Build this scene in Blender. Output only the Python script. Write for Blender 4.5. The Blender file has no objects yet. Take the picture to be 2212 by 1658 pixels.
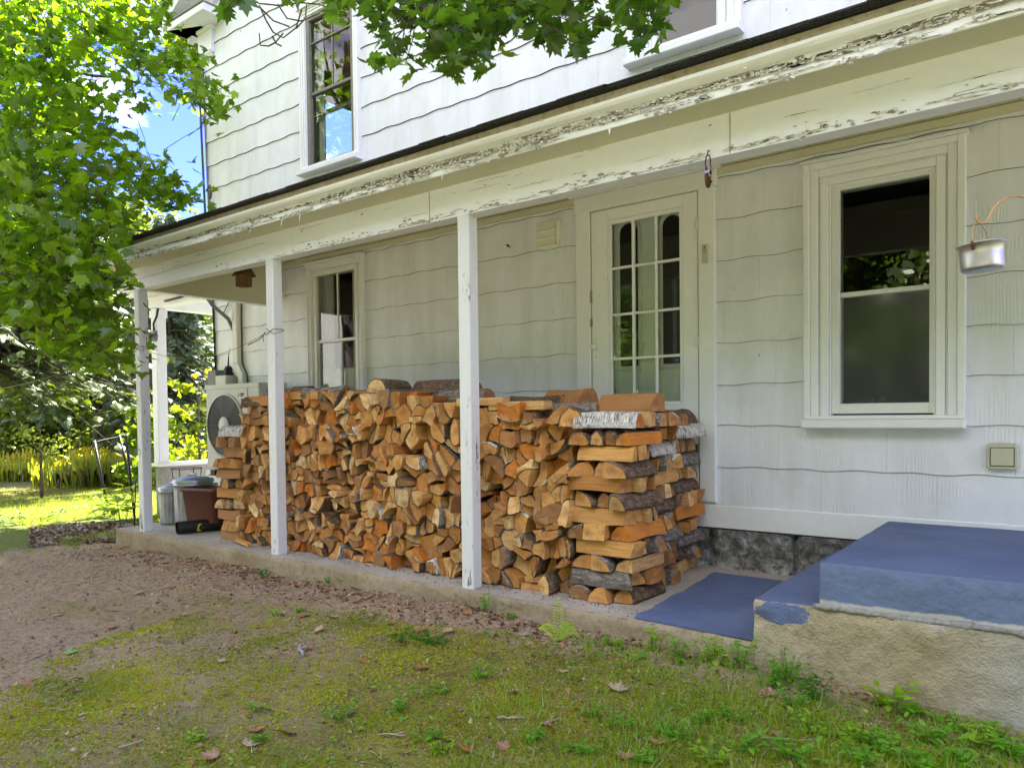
import bpy, math, random
import numpy as np
from mathutils import Vector, Matrix
S = bpy.context.scene
COL = S.collection
rad = math.radians
# ------------------------------------------------------------------ camera
CAMP = Vector((8.553, -4.867, 1.039))
_y, _p, _r = 0.674, -0.0248, -0.013
CF = Vector((-math.sin(_y)*math.cos(_p), math.cos(_y)*math.cos(_p), math.sin(_p)))
_R = Vector((math.cos(_y), math.sin(_y), 0)); _U = _R.cross(CF)
CR = _R*math.cos(_r)+_U*math.sin(_r); CU = -_R*math.sin(_r)+_U*math.cos(_r)
FPX, PX, PY = 1621.9, 1038.1, 932.9
cam = bpy.data.cameras.new('camera'); camo = bpy.data.objects.new('camera', cam); COL.objects.link(camo)
camo.matrix_world = Matrix(((CR.x, CU.x, -CF.x, CAMP.x), (CR.y, CU.y, -CF.y, CAMP.y), (CR.z, CU.z, -CF.z, CAMP.z), (0, 0, 0, 1)))
cam.sensor_width = 36; cam.lens = FPX/2212*36; cam.clip_end = 1000; cam.clip_start = 0.05
cam.shift_x = (1106-PX)/2212; cam.shift_y = (PY-829)/2212
S.camera = camo
def ray(u, w): return CF+CR*((u-PX)/FPX)-CU*((w-PY)/FPX)
def at(u, w, d): return CAMP+ray(u, w)*d
# ------------------------------------------------------------------ sky, sun, exposure
SUN = Vector((-0.60, 0.80, 0)).normalized(); EL = rad(50)
w = bpy.data.worlds.new('World'); S.world = w; w.use_nodes = True
nt = w.node_tree; nt.nodes.clear()
def wn(t, **k):
    n = nt.nodes.new(t)
    for a, b in k.items(): setattr(n, a, b)
    return n
sky = wn('ShaderNodeTexSky', sky_type='NISHITA'); sky.sun_disc = False
sky.sun_elevation = EL; sky.sun_rotation = math.atan2(SUN.x, SUN.y); sky.air_density = 1.0; sky.dust_density = 0.0; sky.ozone_density = 4.0
tc = wn('ShaderNodeTexCoord'); mp = wn('ShaderNodeMapping'); mp.inputs['Scale'].default_value = (1.6, 1.6, 4.0)
mp.inputs['Location'].default_value = (0.35, 0.1, 0.15)
cn = wn('ShaderNodeTexNoise'); cn.inputs['Scale'].default_value = 1.7; cn.inputs['Detail'].default_value = 7; cn.inputs['Roughness'].default_value = 0.55
cr = wn('ShaderNodeValToRGB'); cr.color_ramp.elements[0].position = 0.50; cr.color_ramp.elements[1].position = 0.64
mx = wn('ShaderNodeMixRGB'); mx.inputs[2].default_value = (5.0, 4.85, 4.7, 1)
bg = wn('ShaderNodeBackground'); bg.inputs['Strength'].default_value = 0.10; wo = wn('ShaderNodeOutputWorld')
L = nt.links.new
L(tc.outputs['Generated'], mp.inputs[0]); L(mp.outputs[0], cn.inputs['Vector']); sx = wn('ShaderNodeSeparateXYZ'); L(tc.outputs['Generated'], sx.inputs[0]); ma = wn('ShaderNodeMath', operation='MULTIPLY_ADD'); ma.inputs[1].default_value = -.13; L(sx.outputs[1], ma.inputs[0]); L(cn.outputs['Fac'], ma.inputs[2]); L(ma.outputs[0], cr.inputs[0]); L(cr.outputs[0], mx.inputs[0])  # extra cloud added behind the camera to whiten the light on the house front
tm = wn('ShaderNodeMixRGB', blend_type='MULTIPLY'); tm.inputs[0].default_value = 1; tm.inputs[2].default_value = (.205, .205, .50, 1)
L(sky.outputs[0], tm.inputs[1]); L(tm.outputs[0], mx.inputs[1]); L(mx.outputs[0], bg.inputs[0]); L(bg.outputs[0], wo.inputs[0])
sl = bpy.data.lights.new('sun', 'SUN'); so = bpy.data.objects.new('sun', sl); COL.objects.link(so)
sl.energy = 4.6; sl.angle = rad(0.5); sl.color = (1, 0.94, 0.84)
sd = Vector((SUN.x*math.cos(EL), SUN.y*math.cos(EL), math.sin(EL)))
so.rotation_euler = sd.to_track_quat('Z', 'Y').to_euler(); so.location = (0, 0, 20)
S.view_settings.view_transform = 'Standard'; S.view_settings.look = 'None'; S.view_settings.gamma = 1; S.view_settings.use_curve_mapping = False
S.view_settings.exposure = 3.36
# ------------------------------------------------------------------ material helper
class NT:
    def __init__(s, name):
        s.m = bpy.data.materials.new(name); s.m.use_nodes = True; s.t = s.m.node_tree; s.t.nodes.clear()
        s.o = s.n('ShaderNodeOutputMaterial')
    def n(s, t, ins=None, **k):
        n = s.t.nodes.new(t)
        for a, b in k.items(): setattr(n, a, b)
        for a, b in (ins or {}).items(): s.i(n.inputs[a], b)
        return n
    def i(s, inp, v):
        if isinstance(v, bpy.types.NodeSocket): s.t.links.new(v, inp)
        elif isinstance(v, bpy.types.Node): s.t.links.new(v.outputs[0], inp)
        else:
            if isinstance(v, (tuple, list)) and len(v) == 3 and inp.type == 'RGBA': v = (*v, 1)
            inp.default_value = v
    def coord(s, which='Object', scale=(1, 1, 1), rot=(0, 0, 0)):
        c = s.n('ShaderNodeTexCoord'); m = s.n('ShaderNodeMapping', {'Vector': c.outputs[which], 'Scale': scale, 'Rotation': rot}); return m.outputs[0]
    def noise(s, v, sc, det=4, ro=.55, dist=0.):
        return s.n('ShaderNodeTexNoise', {'Vector': v, 'Scale': sc, 'Detail': det, 'Roughness': ro, 'Distortion': dist}).outputs['Fac']
    def ramp(s, f, *st, interp='LINEAR'):
        r = s.n('ShaderNodeValToRGB', {'Fac': f}); e = r.color_ramp.elements; r.color_ramp.interpolation = interp
        while len(e) < len(st): e.new(0.5)
        for q, (p, c) in zip(e, st): q.position = p; q.color = (*c, 1) if isinstance(c, (tuple, list)) else (c, c, c, 1)
        return r.outputs[0]
    def mix(s, f, a, b, mode='MIX'):
        n = s.n('ShaderNodeMixRGB', blend_type=mode); s.i(n.inputs[0], f); s.i(n.inputs[1], a); s.i(n.inputs[2], b); return n.outputs[0]
    def math(s, op, a, b=0., clamp=False):
        n = s.n('ShaderNodeMath', operation=op, use_clamp=clamp); s.i(n.inputs[0], a); s.i(n.inputs[1], b); return n.outputs[0]
    def attr(s, name): return s.n('ShaderNodeAttribute', attribute_name=name).outputs['Color']
    def bump(s, h, dist=.01, st=1., nrm=None):
        d = {'Height': h, 'Distance': dist, 'Strength': st}
        if nrm is not None: d['Normal'] = nrm
        return s.n('ShaderNodeBump', d).outputs[0]
    def pbr(s, col, rough=.7, metal=0., nrm=None, spec=.4):
        d = {'Base Color': col, 'Roughness': rough, 'Metallic': metal, 'Specular IOR Level': spec}
        if nrm is not None: d['Normal'] = nrm
        b = s.n('ShaderNodeBsdfPrincipled', d); s.i(s.o.inputs[0], b.outputs[0]); return s.m
def plain(name, col, rough=.6, metal=0., var=.12, sc=12, bump=.0):
    q = NT(name); v = q.coord(); f = q.noise(v, sc, 5)
    c = q.mix(q.ramp(f, (.3, 1-var), (.7, 1+var)), (0, 0, 0), col)
    c = q.mix(1., q.ramp(f, (.3, 1-var), (.7, 1.)), col, 'MULTIPLY')
    return q.pbr(c, rough, metal, q.bump(q.noise(v, sc*6, 3), bump) if bump else None)
M = {}
def paint(name, col, peel, bare=(.30, .275, .24), olive=0., grainaxis=(1, 1, 1)):
    q = NT(name); v = q.coord(); vs = q.coord(scale=grainaxis)
    f = q.noise(vs, 3.2, 8, .62, .3); a = q.noise(v, 1.3, 5); d = q.noise(v, 22, 5)
    c = q.mix(q.ramp(d, (.35, 0), (.75, .18)), col, tuple(x*.72 for x in col))
    if olive: c = q.mix(q.math('MULTIPLY', q.ramp(a, (.35, 0), (.7, 1)), olive), c, (.42, .44, .24))
    f2 = q.noise(vs, 26, 6, .65, .4)
    pk = q.ramp(q.math('ADD', q.math('MULTIPLY', f, .6), q.math('MULTIPLY', f2, .4)), (peel-.006, 0), (peel+.006, 1))
    c = q.mix(pk, c, bare)
    n = q.bump(q.math('SUBTRACT', q.math('MULTIPLY', d, .12), q.math('MULTIPLY', pk, .8)), .004, .8)
    return q.pbr(c, .55, 0, n)
WH = (.785, .805, .825)
M['trim'] = paint('white_trim_paint', WH, .70)
M['beam'] = paint('beam_paint', (.78, .80, .88), .655, grainaxis=(1, 1, 4), olive=.05)
M['crown'] = paint('peeling_crown_paint', (.78, .80, .82), .665, grainaxis=(1, 1, 7), olive=.14)
M['soffit'] = paint('shade_tinted_soffit_paint', (.62, .61, .47), .72, olive=.3)  # yellow cast of the shaded eave put into the paint and its olive patches
M['post'] = paint('post_paint', (.66, .68, .72), .60, bare=(.16, .12, .09), grainaxis=(5, 5, 1))
M['bare'] = plain('bare_wood', (.36, .33, .29), .85, var=.4, sc=60, bump=.003)
M['crack'] = plain('dark_crack', (.07, .06, .05), .9, 0, .3, 40)
M['flake'] = plain('paint_flake', (.74, .74, .73), .5, var=.1)
def mk_siding():
    q = NT('siding_shingle_paint'); v = q.coord(); g = q.coord(scale=(1, 1, .045)); g2 = q.coord(scale=(1, 1, .12))
    a = q.noise(v, .55, 4); d = q.noise(g, 34, 5, .6); st = q.noise(q.coord(scale=(1, 1, .18)), 5, 5)
    c = q.mix(q.ramp(a, (.42, 0), (.66, .28)), (.76, .785, .87), (.69, .72, .70))
    c = q.mix(q.ramp(st, (.42, 0), (.8, .55)), c, (.50, .52, .48)); c = q.mix(q.ramp(q.noise(v, 1.9, 5, .7), (.48, 0), (.68, .35)), c, (.52, .55, .50))
    c = q.mix(q.ramp(q.noise(v, 40, 3), (.72, 0), (.76, .5)), c, (.25, .22, .18))
    c = q.mix(q.ramp(q.noise(q.coord(scale=(1, 1, .5)), 11, 2, .4), (.765, 0), (.775, .9)), c, (.13, .11, .09))
    wv = q.n('ShaderNodeTexWave', {'Vector': g2, 'Scale': 17., 'Distortion': 11., 'Detail': 3., 'Detail Scale': .8}, wave_type='BANDS', bands_direction='X').outputs['Fac']
    h = q.math('ADD', q.math('MULTIPLY', d, .7), q.math('MULTIPLY', wv, q.math('MULTIPLY', q.ramp(q.noise(v, 3, 2), (.5, 0), (.62, 1)), .6)))
    return q.pbr(c, .6, 0, q.bump(h, .0035, .8))
M['siding'] = mk_siding()
M['seam'] = plain('shingle_joint', (.56, .57, .57), .8); M['lip_shade'] = plain('shingle_lip_shade', (.10, .10, .09), .9)  # last one is a dark colour for the shade under the shingle lips
def mk_conc(name, c1, c2, c3, bs=.006, mossy=None, sc=3.):
    q = NT(name); v = q.coord(); a = q.noise(v, sc, 6); b = q.noise(v, sc*9, 6, .65); d = q.noise(v, sc*40, 3)
    c = q.mix(q.ramp(a, (.35, 0), (.65, 1)), c1, c2); c = q.mix(q.ramp(b, (.5, 0), (.72, .7)), c, c3)
    if mossy: c = q.mix(q.ramp(q.noise(v, 1.7, 5), (.45, 0), (.6, .75)), c, mossy)
    return q.pbr(c, .88, 0, q.bump(q.math('ADD', b, q.math('MULTIPLY', d, .35)), bs, .9))
M['slab'] = mk_conc('slab_concrete', (.33, .29, .25), (.42, .38, .34), (.19, .155, .12), .004)
M['slabface'] = mk_conc('slab_face_concrete', (.27, .21, .135), (.36, .30, .21), (.14, .11, .06), .014)
M['stone'] = mk_conc('step_stone', (.30, .26, .17), (.36, .33, .27), (.20, .17, .10), .02, (.38, .38, .36))
M['mortar'] = mk_conc('grey_mortar', (.25, .25, .24), (.34, .34, .32), (.16, .16, .15), .014)
def mk_found():
    q = NT('foundation_stone'); v = q.coord(); b = q.noise(v, 17, 8, .7, .6)
    c = q.ramp(b, (.3, (.05, .05, .048)), (.47, (.17, .17, .165)), (.60, (.34, .34, .33)), (.70, (.7, .7, .69)))
    z = q.n('ShaderNodeSeparateXYZ', {0: q.coord()}).outputs[2]
    lo = q.math('MULTIPLY', q.ramp(z, (.0, 1), (.09, 0)), q.ramp(q.noise(v, 12, 5), (.45, 0), (.55, 1)))
    c = q.mix(lo, c, (.6, .6, .58))
    return q.pbr(c, .8, 0, q.bump(b, .04, 1.))
M['found'] = mk_found()
def mk_blue():
    q = NT('blue_step_paint'); v = q.coord(); b = q.noise(v, 30, 5); a = q.noise(v, 2.2, 4)
    c = q.mix(q.ramp(a, (.35, 0), (.7, 1)), (.078, .112, .225), (.115, .152, .28))
    c = q.mix(q.ramp(q.noise(v, 14, 6), (.60, 0), (.8, .6)), c, (.2, .22, .3)); c = q.mix(q.ramp(q.noise(v, 45, 5, .7), (.66, 0), (.72, .8)), c, (.30, .29, .27)); c = q.mix(q.ramp(q.noise(v, 4, 5, .7), (.5, 0), (.75, .35)), c, (.055, .06, .10))
    return q.pbr(c, .72, 0, q.bump(b, .004, .6))
M['blue'] = mk_blue()
def mk_shingle():
    q = NT('asphalt_shingle'); v = q.coord(); b = q.noise(v, 90, 4)
    return q.pbr(q.ramp(b, (.3, (.008, .008, .009)), (.7, (.05, .05, .052))), .9, 0, q.bump(b, .004))
M['shingle'] = mk_shingle()
M['drip'] = mk_conc('stained_drip_board', (.30, .25, .17), (.40, .35, .27), (.13, .09, .05), .004)
# wood
def mk_end():
    q = NT('log_end_grain'); uv = q.n('ShaderNodeUVMap').outputs[0]; v = q.coord()
    dn = q.noise(v, 9, 4); ln = q.n('ShaderNodeVectorMath', {0: uv}, operation='LENGTH').outputs['Value']
    lw = q.math('ADD', ln, q.math('MULTIPLY', dn, .018))
    rg = q.math('SINE', q.math('MULTIPLY', lw, 620.))
    t = q.attr('tint')
    c = q.mix(q.ramp(rg, (.2, 0), (1., .34)), t, (.26, .11, .03))
    c = q.mix(q.ramp(lw, (.012, .55), (.05, 0)), c, (.20, .075, .02), 'MIX')
    c = q.mix(q.ramp(q.noise(v, 28, 6, .7), (.46, 0), (.74, .80)), c, (.27, .095, .02))
    c = q.mix(q.ramp(q.noise(q.coord(scale=(1, 1, .25), rot=(0, .6, 0)), 75, 4, .7), (.60, 0), (.68, .85)), c, (.10, .04, .012))
    c = q.mix(q.ramp(q.noise(v, 11, 4), (.55, 0), (.75, .45)), c, (.74, .55, .33))
    saw = q.noise(q.coord(scale=(1, 1, 8), rot=(0, .5, 0)), 60, 3)
    return q.pbr(c, .75, 0, q.bump(q.math('ADD', saw, q.noise(v, 120, 3)), .004, .8))
def mk_side():
    q = NT('split_wood'); uv = q.n('ShaderNodeUVMap').outputs[0]; v = q.coord()
    u2 = q.n('ShaderNodeMapping', {'Vector': uv, 'Scale': (60, 3.5, 1)}).outputs[0]
    g = q.noise(u2, 1.6, 6, .6, .5); t = q.attr('tint')
    c = q.mix(q.ramp(g, (.35, .0), (.62, .55)), t, (.30, .13, .035))
    c = q.mix(q.ramp(q.noise(v, 6, 3), (.5, 0), (.72, .55)), c, (.13, .06, .022))
    return q.pbr(c, .7, 0, q.bump(g, .007, .9))
def mk_bark(name, a, b, c3, sc=1.):
    q = NT(name); uv = q.n('ShaderNodeUVMap').outputs[0]
    u2 = q.n('ShaderNodeMapping', {'Vector': uv, 'Scale': (34*sc, 11*sc, 1)}).outputs[0]
    g = q.noise(u2, 2., 7, .7, .8); f = q.noise(q.coord(), 14, 4)
    c = q.ramp(g, (.33, a), (.52, b), (.68, c3)); c = q.mix(q.ramp(f, (.5, 0), (.7, .5)), c, a)
    return q.pbr(c, .85, 0, q.bump(g, .014, 1.))
def mk_birch():
    q = NT('birch_bark'); uv = q.n('ShaderNodeUVMap').outputs[0]
    g = q.noise(q.n('ShaderNodeMapping', {'Vector': uv, 'Scale': (14, 75, 1)}).outputs[0], 1.4, 5, .7, .5); f = q.noise(q.coord(), 24, 4)
    c = q.ramp(g, (.38, (.06, .045, .04)), (.45, (.38, .35, .33)), (.6, (.72, .71, .70))); c = q.mix(q.ramp(f, (.55, 0), (.66, .8)), c, (.13, .10, .085))
    return q.pbr(c, .6, 0, q.bump(g, .006, 1.))
M['end'] = mk_end(); M['side'] = mk_side()
M['bark'] = mk_bark('brown_bark', (.045, .026, .016), (.15, .095, .060), (.30, .225, .17))
M['bark2'] = mk_bark('grey_bark', (.06, .045, .036), (.20, .17, .145), (.42, .39, .35)); M['birch'] = mk_birch()
def mk_leaf(name, tr=.5, hue=(1, 1, 1)):
    q = NT(name); t = q.attr('tint'); t = q.mix(1., t, hue, 'MULTIPLY')
    d = q.n('ShaderNodeBsdfDiffuse', {'Color': t}); tl = q.n('ShaderNodeBsdfTranslucent', {'Color': q.mix(1., t, (1.7, 1.8, .30), 'MULTIPLY')})
    g = q.n('ShaderNodeBsdfGlossy', {'Color': (1, 1, 1), 'Roughness': .35})
    m1 = q.n('ShaderNodeMixShader', {0: tr, 1: d.outputs[0], 2: tl.outputs[0]})
    m2 = q.n('ShaderNodeMixShader', {0: .04, 1: m1.outputs[0], 2: g.outputs[0]})
    q.i(q.o.inputs[0], m2.outputs[0]); return q.m
M['leaf'] = mk_leaf('leaf', .58); M['needle'] = mk_leaf('needle', .25); M['dry'] = mk_leaf('dry_leaf', .12)
def mk_trunk():
    q = NT('tree_bark'); g = q.noise(q.coord(scale=(1, 1, .16)), 16, 7, .65, .4)
    return q.pbr(q.ramp(g, (.35, (.03, .022, .016)), (.5, (.10, .08, .065)), (.68, (.24, .20, .17))), .9, 0, q.bump(g, .05))
M['trunk'] = mk_trunk()
def mk_ground():
    q = NT('moss_and_dirt'); v = q.coord(); xyz = q.n('ShaderNodeSeparateXYZ', {0: v}); x, y = xyz.outputs[0], xyz.outputs[1]
    n1 = q.noise(q.coord(scale=(1, 1.25, 1), rot=(0, 0, .35)), 1.15, 6, .6); n2 = q.noise(v, 7, 6, .65); n3 = q.noise(v, 60, 4, .6); n4 = q.noise(v, 25, 5, .7)
    fx = q.ramp(q.math('MULTIPLY', x, .1), (.15, 0), (.52, .16), (.72, .52), (.85, .66))
    strip = q.ramp(q.math('MULTIPLY', y, -.1), (.165, .45), (.205, 0))
    mo = q.math('ADD', q.math('ADD', q.math('MULTIPLY', n1, .75), q.math('MULTIPLY', n2, .25)), q.math('SUBTRACT', fx, strip))
    mo = q.ramp(mo, (.58, 0), (.80, 1))
    dirt = q.mix(n2, (.42, .305, .20), (.60, .46, .325)); dirt = q.mix(q.ramp(n4, (.48, 0), (.7, .75)), dirt, (.17, .10, .062))
    dirt = q.mix(q.ramp(n3, (.6, 0), (.72, .6)), dirt, (.50, .41, .32))
    moss = q.mix(q.ramp(n2, (.35, 0), (.65, 1)), (.20, .235, .030), (.40, .37, .085)); moss = q.mix(q.ramp(n4, (.5, 0), (.68, .7)), moss, (.38, .27, .11))
    moss = q.mix(q.ramp(n3, (.52, 0), (.66, .7)), moss, (.09, .10, .015)); moss = q.mix(q.ramp(q.noise(v, 3.1, 5, .65), (.5, 0), (.62, .55)), moss, (.30, .20, .10))
    c = q.mix(mo, dirt, moss)
    yard = q.ramp(q.math('ADD', q.math('MULTIPLY', y, -.1), q.math('MULTIPLY', q.math('SUBTRACT', n1, .5), .2)), (.48, 0), (.6, 1)); c = q.mix(yard, c, q.mix(n2, (.24, .25, .13), (.42, .39, .27)))
    # the lawn to the left and beyond
    lw = q.ramp(q.math('ADD', q.math('ADD', q.math('MULTIPLY', x, -.1), .10), q.math('MULTIPLY', q.math('SUBTRACT', n2, .5), .12)), (.0, 0), (.05, 1))
    ly = q.ramp(q.math('ADD', q.math('MULTIPLY', y, .1), q.math('ADD', .5, q.math('MULTIPLY', q.math('SUBTRACT', n2, .5), .15))), (.255, 0), (.285, 1))
    lawn = q.mix(n2, (.10, .15, .025), (.22, .25, .06))
    hay = q.ramp(q.math('MULTIPLY', x, -.05), (.28, 0), (.33, .75), (.52, .75), (.6, 0))
    lawn = q.mix(hay, lawn, (.42, .34, .20))
    c = q.mix(q.math('MULTIPLY', lw, ly), c, lawn)
    h = q.math('ADD', q.math('ADD', q.math('MULTIPLY', n4, 1.), q.math('MULTIPLY', n3, .6)), q.math('MULTIPLY', q.noise(v, 150, 3, .6), .35))
    return q.pbr(c, .95, 0, q.bump(h, .05, 1.), .15)
M['ground'] = mk_ground()
def mk_glass(name, tint=(1, 1, 1)):
    q = NT(name); t = q.n('ShaderNodeBsdfTransparent', {0: tint}); g = q.n('ShaderNodeBsdfGlossy', {'Color': (1, 1, 1), 'Roughness': .012})
    wob = q.bump(q.noise(q.coord(), 2.5, 2), .0012, .4); q.i(g.inputs['Normal'], wob)
    f = q.n('ShaderNodeFresnel', {'IOR': 1.6}); m = q.n('ShaderNodeMixShader', {0: q.math('MULTIPLY', f.outputs[0], 1.0, True), 1: t.outputs[0], 2: g.outputs[0]})
    q.i(q.o.inputs[0], m.outputs[0]); return q.m
M['glass'] = mk_glass('window_glass', (.86, .88, .87))
def mk_screen():
    q = NT('insect_screen'); t = q.n('ShaderNodeBsdfTransparent', {0: (.9, .9, .9)}); d = q.n('ShaderNodeBsdfDiffuse', {0: (.12, .122, .125)}); g = q.n('ShaderNodeBsdfGlossy', {'Color': (1, 1, 1), 'Roughness': .08})
    m = q.n('ShaderNodeMixShader', {0: .42, 1: t.outputs[0], 2: d.outputs[0]}); m2 = q.n('ShaderNodeMixShader', {0: .05, 1: m.outputs[0], 2: g.outputs[0]}); q.i(q.o.inputs[0], m2.outputs[0]); return q.m
M['screen'] = mk_screen()
M['galv'] = plain('galvanised_steel', (.42, .45, .50), .38, .85, .35, 9)
M['alu'] = plain('dull_aluminium', (.58, .58, .62), .42, .9, .35, 14)
M['brass'] = plain('rusty_brass_rod', (.48, .30, .14), .5, .4, .3, 60)
M['rust'] = plain('rust', (.13, .045, .02), .7, .3, .5, 50)
M['brown'] = plain('brown_plastic', (.17, .065, .042), .42, 0, .15, 6)
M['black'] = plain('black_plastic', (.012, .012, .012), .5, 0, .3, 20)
M['dkgrey'] = plain('dark_grey_metal', (.045, .045, .048), .5, .2, .3, 20)
M['grey'] = plain('grey_box', (.16, .17, .16), .6, 0, .15, 10)
M['unit'] = plain('outdoor_unit_paint', (.50, .52, .47), .5, 0, .08, 5)
M['beige'] = plain('beige_plastic', (.52, .52, .40), .5, 0, .08, 10)
M['cream'] = plain('cream_painted_metal', (.80, .80, .68), .5, 0, .06, 10)
M['duct'] = plain('white_duct', (.62, .62, .58), .45, 0, .06, 8)
M['wire'] = plain('wire_grey', (.10, .10, .10), .6, .4, .2, 30)
M['yellow'] = plain('yellow_mark', (.62, .50, .03), .6, 0, .3, 30)
M['red'] = plain('red_ink', (.35, .02, .02), .5, 0, .1, 30); M['darkred'] = plain('dark_red_ink', (.16, .008, .01), .5, 0, .1, 30)
M['ink'] = plain('black_ink', (.03, .03, .03), .6, 0, .1, 30)
M['oldwood'] = plain('weathered_brown_wood', (.17, .095, .035), .8, 0, .55, 18, .003)
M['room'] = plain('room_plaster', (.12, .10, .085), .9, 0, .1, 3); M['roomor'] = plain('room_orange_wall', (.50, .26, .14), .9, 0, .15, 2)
M['white'] = plain('white_gloss', (.72, .74, .74), .4, 0, .05, 8); M['sash'] = plain('grey_old_sash', (.22, .21, .18), .6, 0, .25, 25)
M['rope'] = plain('grey_cord', (.22, .21, .19), .8, 0, .3, 60); M['palegreen'] = plain('pale_green_door_paint', (.80, .84, .80), .5, 0, .06, 8)
# ------------------------------------------------------------------ mesh helpers
class MB:
    def __init__(s): s.v = []; s.f = []; s.m = []; s.uv = []; s.sm = []
    def add(s, vs, fs, m=0, uv=None, smooth=False):
        o = len(s.v); s.v += [tuple(a) for a in vs]; s.f += [tuple(i+o for i in f) for f in fs]; s.m += [m]*len(fs); s.sm += [smooth]*len(fs)
        s.uv += list(uv) if uv is not None else [(a[0], a[2]) for a in vs]
        return s
    def box(s, x0, x1, y0, y1, z0, z1, m=0, j=0., rot=None):
        c = [(x0, y0, z0), (x1, y0, z0), (x1, y1, z0), (x0, y1, z0), (x0, y0, z1), (x1, y0, z1), (x1, y1, z1), (x0, y1, z1)]
        if rot is not None: c = [tuple(rot @ Vector(p)) for p in c]
        return s.add(c, [(3, 2, 1, 0), (4, 5, 6, 7), (0, 1, 5, 4), (1, 2, 6, 5), (2, 3, 7, 6), (3, 0, 4, 7)], m)
    def bev(s, x0, x1, y0, y1, z0, z1, b=.003, m=0):
        # box with chamfered vertical and horizontal front edges
        X = [x0, x0+b, x1-b, x1]; Z = [z0, z0+b, z1-b, z1]; v = []; 
        v += [(X[1], y0, Z[1]), (X[2], y0, Z[1]), (X[2], y0, Z[2]), (X[1], y0, Z[2])]
        v += [(x0, y0+b, z0), (x1, y0+b, z0), (x1, y0+b, z1), (x0, y0+b, z1)]
        v += [(x0, y1, z0), (x1, y1, z0), (x1, y1, z1), (x0, y1, z1)]
        return s.add(v, [(0, 1, 2, 3), (0, 4, 5, 1), (1, 5, 6, 2), (2, 6, 7, 3), (3, 7, 4, 0), (4, 8, 9, 5), (5, 9, 10, 6), (6, 10, 11, 7), (7, 11, 8, 4), (11, 10, 9, 8)], m)
    def tube(s, pts, r, n=8, m=0, smooth=True, caps=True):
        pts = [Vector(p) for p in pts]; k = len(pts); rs = r if isinstance(r, (list, tuple)) else [r]*k
        vs = []; up = Vector((0, 0, 1)); prev = None
        for i, p in enumerate(pts):
            t = (pts[min(i+1, k-1)]-pts[max(i-1, 0)])
            t = t.normalized() if t.length > 1e-9 else Vector((0, 0, 1))
            if prev is None: a = t.cross(up); a = a.normalized() if a.length > 1e-3 else t.cross(Vector((1, 0, 0))).normalized()
            else: a = (prev-t*prev.dot(t)); a = a.normalized() if a.length > 1e-6 else t.orthogonal().normalized()
            prev = a; b = t.cross(a)
            for j in range(n): an = 2*math.pi*j/n; vs.append(p+(a*math.cos(an)+b*math.sin(an))*rs[i])
        fs = [(i*n+j, i*n+(j+1) % n, (i+1)*n+(j+1) % n, (i+1)*n+j) for i in range(k-1) for j in range(n)]
        s.add(vs, fs, m, smooth=smooth)
        if caps: o = len(s.v)-len(vs); s.f += [tuple(o+j for j in range(n))[::-1], tuple(o+(k-1)*n+j for j in range(n))]; s.m += [m, m]; s.sm += [False, False]
        return s
    def lathe(s, prof, cx, cy, n=32, m=0, smooth=True, mod=None):
        vs = []
        for i, (r, z) in enumerate(prof):
            for j in range(n):
                a = 2*math.pi*j/n; rr = r*(mod(i, j) if mod else 1); vs.append((cx+rr*math.cos(a), cy+rr*math.sin(a), z))
        fs = [(i*n+j, i*n+(j+1) % n, (i+1)*n+(j+1) % n, (i+1)*n+j) for i in range(len(prof)-1) for j in range(n)]
        return s.add(vs, fs, m, smooth=smooth)
    def build(s, name, mats, parent=None, loc=None, tint=None):
        me = bpy.data.meshes.new(name); me.from_pydata(s.v, [], s.f)
        if not isinstance(mats, (list, tuple)): mats = [mats]
        for a in mats: me.materials.append(M[a] if isinstance(a, str) else a)
        me.polygons.foreach_set('material_index', s.m); me.polygons.foreach_set('use_smooth', s.sm)
        uvl = me.uv_layers.new(name='UVMap'); li = np.empty(len(me.loops), dtype=np.int32); me.loops.foreach_get('vertex_index', li)
        uvl.data.foreach_set('uv', np.array(s.uv, dtype=np.float32)[li].ravel())
        if tint is not None:
            at_ = me.color_attributes.new('tint', 'FLOAT_COLOR', 'POINT'); tt = np.ones((len(s.v), 4), np.float32); tt[:, :3] = np.array(tint, np.float32); at_.data.foreach_set('color', tt.ravel())
        me.update(); o = bpy.data.objects.new(name, me); COL.objects.link(o)
        if parent: o.parent = parent
        if loc: o.location = loc
        return o
def tag(o, label=None, cat=None, group=None, kind=None):
    if label: o['label'] = label
    if cat: o['category'] = cat
    if group: o['group'] = group
    if kind: o['kind'] = kind
    return o
def empty(name, loc=(0, 0, 0), **k):
    o = bpy.data.objects.new(name, None); COL.objects.link(o); o.location = loc; o.empty_display_size = .2
    return tag(o, **k)
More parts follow.
